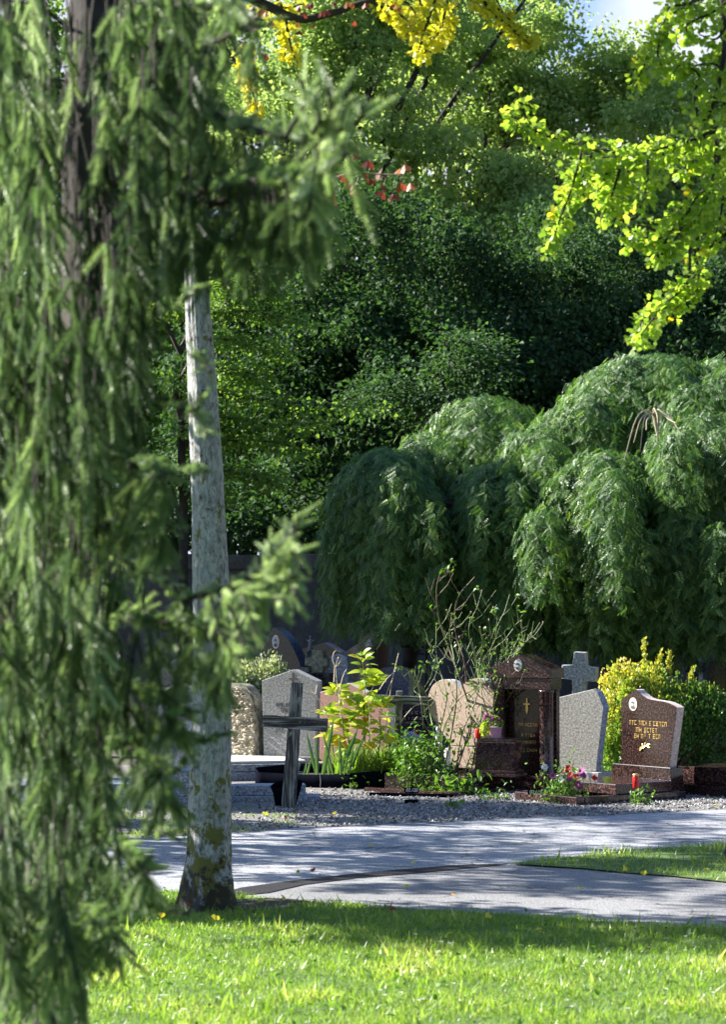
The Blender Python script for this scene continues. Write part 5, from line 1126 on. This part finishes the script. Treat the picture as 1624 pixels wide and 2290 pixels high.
# right hand ginkgo: trunk at the right edge, branches reaching in
base = G(1652, 1925); g2 = tree_root('ginkgo_tree', base, 'ginkgo with fresh green fan leaves reaching in from the right', 'tree')
ww = [78, 60, 52, 48, 44, 40, 36, 30]; V, F = tube(spline([base-Vector((0, 0, .05)), base+Vector((.02, 0, .12)), base+Vector((.04, 0, .5)), base+Vector((.1, 0, 1.5)), base+Vector((.15, -.1, 3)), base+Vector((.1, -.2, 5)), base+Vector((0, -.3, 7)), base+Vector((0, -.3, 9))], 60), [x*base.y/FP/2 for x in ww], 20, .35, seed=4); big('trunk', V, F, M['grey_bark'], g2, smooth=True)
br = [q6([(1800, 620), (1624, 590), (1450, 660), (1300, 720), (1150, 710), (1000, 690), (830, 640), (690, 580), (620, 520)]), q6([(1800, 300), (1650, 600), (1560, 800), (1500, 950), (1460, 1150), (1460, 1250)]), q6([(1600, -100), (1620, 200), (1560, 500), (1450, 620)])]
for k, L in enumerate(br): V, F = tube(spline(PX(L, 11.2), 30), [.018, .005], 7, .2); big('branch', V, F, M['dark_bark'], g2, smooth=True)
for e in ((1800*.4829+840, 620*.4829), (1800*.4829+840, 300*.4829), (1600*.4829+840, -48)):
    a = P(*e, 11.2); V, F = tube(spline([base+Vector((.1, -.2, 5.2 if e[1] > 0 else 6.5)), (a+base+Vector((.4, 0, 5.5)))*.5, a], 16), [.05, .018], 7, .2); big('branch', V, F, M['dark_bark'], g2, smooth=True)
m_ = [br[0], q6([(1500, 640), (1350, 680), (1200, 720), (1050, 730)]), q6([(1624, 640), (1500, 720), (1400, 800)]), q6([(960, 690), (930, 800), (900, 900), (860, 1000), (830, 1090), (790, 1160)]), q6([(1000, 720), (960, 820), (900, 930), (860, 1060)]), q6([(1150, 730), (1120, 830), (1090, 920), (1040, 1030)]), q6([(1100, 740), (1050, 850), (1010, 920)]), q6([(1180, 760), (1150, 870), (1110, 990)]), q6([(1260, 740), (1260, 850), (1230, 960)]),
      q6([(1340, 740), (1300, 820), (1240, 900)]), q6([(1640, 560), (1580, 700), (1560, 860), (1500, 1000)]), q6([(1660, 700), (1620, 850), (1600, 1000), (1560, 1150)]), q6([(1560, 820), (1480, 950), (1460, 1080)]), q6([(1500, 900), (1420, 1020), (1330, 1100), (1230, 1100), (1160, 1100)]), q6([(1420, 1050), (1380, 1130), (1310, 1200)]), q6([(1300, 1070), (1250, 1050), (1190, 1040)]), q6([(1350, 1100), (1330, 1170), (1290, 1190)]),
      q6([(1530, 1000), (1480, 1150), (1500, 1280), (1440, 1380), (1370, 1450)]), q6([(1500, 1250), (1420, 1340), (1330, 1420), (1270, 1500), (1210, 1580)]), q6([(1400, 1320), (1300, 1430), (1230, 1500), (1260, 1580)]), q6([(1420, 960), (1380, 980), (1370, 1050)]), q6([(1500, 560), (1480, 440), (1500, 350), (1420, 300), (1380, 340)]), q6([(1640, 380), (1580, 300), (1480, 300)]), q6([(1624, 480), (1540, 480), (1480, 560)]), q6([(1600, -30), (1500, 0), (1400, 50), (1340, 100), (1300, 170)]),
      q6([(1500, -30), (1420, 60), (1330, 160), (1270, 240), (1240, 320), (1190, 400)]), q6([(1320, 160), (1310, 250), (1330, 320)]), q6([(1640, 0), (1560, 60), (1450, 110), (1450, 180)]), q6([(1640, 60), (1600, 130), (1620, 260), (1560, 240)]), q6([(1640, 100), (1580, 180), (1500, 160)]), q6([(1640, 240), (1600, 340), (1640, 440)]), q6([(1440, 20), (1370, 30), (1350, 60)]), q6([(700, 560), (680, 490), (650, 460)]), q6([(1640, 820), (1600, 780), (1540, 800)])]
leafy_branch(g2, m_, 11.2, 300, .04, 'ginkgo', 83, .065, hang=.5, dD=.3)
o, cc = crown(g2, [(3.4, 15.5, 8.2, 2.6, 2.8, 2.6), (4.2, 13.5, 6.8, 1.3, 1.8, 1.6)], 150, 14000, .16, 'ginkgo', .6, .6, 122, part='crown')
limbs(g2, base, base+Vector((0, -.3, 6.5)), [tuple(q) for q in cc[::8]], .08, 'dark_bark', 123, 10, trunk=False)
# ---- spruce in the left foreground
def spruce():
    D0 = 7.6; base = Vector((P(128, 2290, D0).x, D0, 0)); t = tree_root('weeping_spruce', base, 'shaggy spruce with hanging needle curtains filling the left foreground', 'tree')
    top = P(215, -300, D0); V, F = tube(spline([base-Vector((0, 0, .05)), base+(top-base)*.3+Vector((-.02, 0, 0)), P(200, 600, D0), top, top+Vector((.05, 0, 2.5))], 60), [.085, .085, .085, .05], 20, .35, seed=2); big('trunk', V, F, M['dark_bark'], t, smooth=True)
    R = random.Random(12); SP = []; SD = []; SS = []; TW = Acc(); SR = []
    def bound(y):  # right outline of the hanging mass
        return np.interp(y, [-100, 0, 150, 230, 330, 560, 640, 800, 1000, 1100, 1200, 1290, 1450, 1520, 1700, 1800, 1900, 2000, 2100, 2200], [430, 450, 455, 450, 460, 450, 395, 375, 370, 365, 370, 385, 400, 395, 385, 340, 315, 295, 265, 215])
    def string(x, y, D, L, tone=None, lean=0.0, out=None):
        """a hanging branchlet with side shoots"""
        p = P(x, y, D); n = max(2, int(L/.06)); pts = [p]; d = Vector((lean, R.uniform(-.1, .1), -1)) if out is None else Vector(out)
        tone = R.gauss(.45, .25) if tone is None else tone
        for i in range(n):
            d = (d+Vector((R.uniform(-.13, .13), R.uniform(-.13, .13), -.12))).normalized(); q = pts[-1]+d*(L/n); pts.append(q)
            for s in range(1 if R.random() < .5 else 2):
                sd = Vector((R.uniform(-1, 1), R.uniform(-1, 1), 0)).normalized(); dd = (d+sd*R.uniform(.4, 1.0)).normalized(); SP.append(q); SD.append(dd); SS.append(R.uniform(.07, .115)); SR.append(tone+R.gauss(0, .1))
            SP.append(q); SD.append(d); SS.append(L/n*1.5); SR.append(tone)
        V, F = tube(pts, [.003, .0015], 4); TW.add(V, F)
    def bough(L, D0_, D1, hang, step=.04, r0=.02, hl=(.12, .35), frm=0.0, tone=None, sk=1.0):
        pp = spline([P(x, y, D0_+(D1-D0_)*i/(len(L)-1)) for i, (x, y) in enumerate(L)], 40); V, F = tube(pp, [r0, .005], 7, .2); TW.add(V, F)
        ln = np.linalg.norm(np.diff(pp, axis=0), axis=1).sum(); n = int(ln/step)
        for k in range(n):
            u = k/n; i = min(38, int(u*39)); q = Vector(pp[i]); tg = Vector(pp[i+1])-q; tg.normalize()
            x = CX+q.x/q.y*FP; yy = 1350-(q.z-EYE)/q.y*FP
            for s in range(2):
                dd = (tg+Vector((R.uniform(-.8, .8), R.uniform(-.8, .8), R.uniform(-.3, .6)))).normalized(); SP.append(q); SD.append(dd); SS.append(sk*R.uniform(.07, .12)); SR.append((tone or .5)+R.gauss(0, .12))
            if hang and u > frm and R.random() < .85:
                string(x, yy, q.y, R.uniform(*hl)*(1-.4*u)*hang, tone, R.uniform(-.15, .25))
    # main visible boughs
    bough([(250, 200), (380, 230), (490, 262), (560, 290), (640, 305), (700, 300), (770, 285)], 7.2, 6.2, 1.25, .024, .018, (.15, .32), .25, .75)
    for L in ([(640, 305), (680, 230), (675, 180)], [(700, 300), (715, 260), (690, 215)], [(730, 300), (740, 240), (735, 200)], [(750, 295), (765, 320), (770, 350)], [(720, 300), (700, 400), (690, 470)], [(780, 290), (810, 260), (812, 235)]): bough(L, 6.2, 6.1, 0, .03, .006, tone=.8)
    bough([(250, 420), (380, 440), (480, 420), (600, 400), (700, 405)], 7.0, 6.3, 1.3, .028, .015, (.12, .26), .3, .4)
    bough([(300, 480), (420, 470), (560, 440), (660, 470), (710, 500)], 6.9, 6.5, .9, .03, .012, (.1, .2), .2, .5)
    bough([(250, 90), (380, 100), (470, 95), (540, 60), (580, 40)], 7.0, 6.4, .8, .04, .012, (.1, .25), .2, .5)
    bough([(300, 10), (420, 10), (500, 20), (540, 0)], 7.0, 6.5, .8, .04, .012, (.1, .25), .2, .6)
    bough([(250, 1240), (360, 1300), (430, 1335), (520, 1310), (590, 1270), (640, 1210), (675, 1145)], 7.0, 6.0, .8, .022, .01, (.07, .15), .25, .8, .55)
    for L in ([(520, 1310), (590, 1330), (635, 1350)], [(560, 1290), (620, 1295), (665, 1290)], [(600, 1260), (640, 1290), (660, 1330)], [(620, 1230), (650, 1235), (672, 1230)], [(590, 1270), (600, 1240), (605, 1215)], [(540, 1310), (560, 1380), (575, 1420)], [(500, 1320), (530, 1400), (550, 1460)], [(470, 1330), (500, 1430), (540, 1470)]): bough(L, 6.1, 6.0, 0, .018, .004, (.05, .1), .2, .85, .5)
    bough([(260, 1380), (360, 1390), (450, 1400), (540, 1380)], 6.9, 6.2, 1, .03, .012, (.1, .2), .2, .6)
    for L in ([(360, 890), (410, 905), (440, 915), (455, 880)], [(440, 915), (455, 950), (462, 975)], [(430, 800), (455, 800), (468, 830)], [(390, 690), (420, 660), (440, 645)], [(400, 1630), (450, 1655), (508, 1640)], [(390, 1560), (420, 1590), (430, 1600)], [(350, 1700), (390, 1725), (415, 1700)], [(290, 2000), (340, 2030), (420, 2045)], [(320, 1840), (360, 1860), (400, 1880)], [(390, 1055), (430, 1050), (462, 1055)]):
        bough(L, 6.6, 6.3, 0, .03, .003, (.03, .06), .1, .6, .5)
    for L in ([(240, 1650), (320, 1690), (390, 1760)], [(200, 1850), (280, 1900), (330, 1950)], [(120, 2000), (200, 2040), (260, 2100)], [(260, 1540), (350, 1560), (410, 1600)], [(20, 1980), (100, 2040), (150, 2090)], [(250, 1020), (320, 1030), (370, 1060)], [(220, 1130), (310, 1140), (380, 1180)]):
        bough(L, 6.9, 6.3, .7, .03, .006, (.08, .18), .1, .5, .8)
    # curtain: hanging strings over the whole mass
    n = 0; cl = []
    for _ in range(210):
        y = R.uniform(-160, 2120); cl.append((R.uniform(-120, bound(min(2200, y+60))-60), y, R.uniform(6.2, 8.3)))
    while n < 760:
        q_ = R.choice(cl); y = q_[1]+R.gauss(0, 55); x = q_[0]+R.gauss(0, 20); bx = bound(min(2200, y+60))
        if x > bx-65: continue
        lit = .42
        if 105 < x < 270 and y < 620 and R.random() < .86: continue
        if 30 < x < 330 and 1650 < y and R.random() < .25: continue
        if x < -25 and R.random() < .85: continue
        D = q_[2]+R.uniform(-.15, .15); L = R.uniform(.14, .36)
        low = 2290 if 50 < x < 190 else 2200
        if y+L/D*FP > low-40*R.random(): L = max(.08, (low-30-y)*D/FP)
        string(x, y, D, L, None, R.uniform(-.12, .12)); n += 1
    for _ in range(58): string(R.uniform(360, 455), R.uniform(-170, 400), R.uniform(6.4, 7.6), R.uniform(.12, .28))
    # dark interior: limbs from the trunk
    for k in range(60):
        z = R.uniform(1.5, 5.2); y = 1350-(z-EYE)/D0*FP; th = R.uniform(0, 6.28); l = R.uniform(.3, .8)*(.35 if math.cos(th) > .1 else 1); s = Vector((base.x+.03*z, D0, z)); e = s+Vector((math.cos(th)*l*.8, math.sin(th)*l, -.15+.3*R.random()))
        V, F = tube(spline([s, (s+e)*.5+Vector((0, 0, .08)), e], 10), [.008, .003], 6, .2); TW.add(V, F)
    for k in range(46):                                            # bare hanging twigs in front of the trunk
        x = R.uniform(110, 300); y = R.uniform(-80, 560); a = P(x, y, R.uniform(6.9, 7.3)); V, F = tube(spline([a, a+Vector((R.uniform(-.03, .03), 0, -.2)), a+Vector((R.uniform(-.06, .06), 0, -R.uniform(.35, .6)))], 8), [.004, .002], 4); TW.add(V, F)
        if R.random() < .4: string(x, y+80, 7.0, .1, .3)
    # out of frame part of the crown, left of the picture and above
    for k in range(14):
        th = R.uniform(1.8, 4.6); rr = R.uniform(.5, 1.1); z = R.uniform(.8, 5.0); q = Vector((base.x-.25+rr*math.cos(th), D0+rr*math.sin(th), z))
        x = CX+q.x/q.y*FP
        if x > -60: continue
        string(x, 1350-(q.z-EYE)/q.y*FP, q.y, R.uniform(.2, .5))
    TW.make('twigs', M['dark_bark'], t); n = len(SP); print('spruce shoots', n)
    leaves('needles', SHOOT, np.array([tuple(p) for p in SP]), np.array([tuple(p) for p in SD]), rdir(n), np.array(SS), M['spruce'], t, rnd=np.clip(SR, 0, 1))
spruce()
# ---- fallen leaves
fl = [(586, 1825), (752, 1826), (825, 1898), (672, 1958), (1092, 1878), (1125, 1874), (920, 1937), (912, 1993), (1020, 2011), (1302, 2000), (1395, 1960), (1443, 1972), (700, 1960), (1560, 1955), (1590, 1965), (560, 1795), (600, 1830), (635, 1838), (430, 2048), (870, 2060), (1085, 2075), (590, 2040), (1000, 2110), (1200, 2105), (810, 1842), (700, 1800), (340, 1880), (455, 1845), (1500, 1800), (1520, 1795), (1600, 1805), (1010, 1832), (640, 2032), (1330, 2075), (360, 2080), (480, 2085)]
for i, (x, y) in enumerate(fl):
    if i in (4, 5, 13, 24, 25, 28, 29, 33): continue
    p = G(x, y); r = random.Random(i); z = .022 if inpoly(np.array([p.x]), np.array([p.y]), PB)[0] else .016
    if inpoly(np.array([p.x]), np.array([p.y]), LAWN)[0] or inpoly(np.array([p.x]), np.array([p.y]), ISL)[0]: z = .05
    red = i in (4, 5, 12, 15, 17, 18, 19, 25, 27, 29, 33)
    V, F = scatter(GINK, [(0, 0, 0)], [(r.uniform(-1, 1), r.uniform(-1, 1), r.uniform(.1, .5))], [(r.uniform(-.6, .6), -r.uniform(.2, 1), 1)], [r.uniform(.03, .045)])
    o = big('fallen_leaf', V, F, M['red_leaf'] if red else M['ginkgo_y'], None, rnd=np.full(len(F), r.uniform(0, 1) if not red else r.random())); zmin = V[:, 2].min(); o.location = (p.x, p.y, z-zmin)
    tag(o, 'withered reddish brown leaf lying on the ground' if red else 'fallen yellow ginkgo leaf lying on the ground', 'fallen leaf', 'brown fallen leaves' if red else 'yellow fallen leaves')
# daisies in the lawn
r = random.Random(77)
for i in range(34):
    x, y = r.uniform(250, 1620), 2100+190*r.random()**.8; p = G(x, y); A = Acc(); n = 12; a = np.linspace(0, 2*math.pi, n, endpoint=False); d = np.c_[np.cos(a), np.sin(a), np.full(n, .25)]
    V, F = scatter(QUAD, np.tile([0, 0, .055], (n, 1)), d, np.tile([0, 0, 1.], (n, 1)), np.full(n, .012)); o = big('daisy', V, F, M['petal_w'], None, rnd=np.full(len(F), .5)); o.location = (p.x, p.y, .0)
    V, F = tube([(0, 0, 0), (0, 0, .055)], [.001, .001], 4); q = big('stem', V, F, M['green_stem'], None); q.parent = o
    tag(o, 'tiny white daisy flower in the foreground lawn', 'daisy', 'white daisies in the lawn')
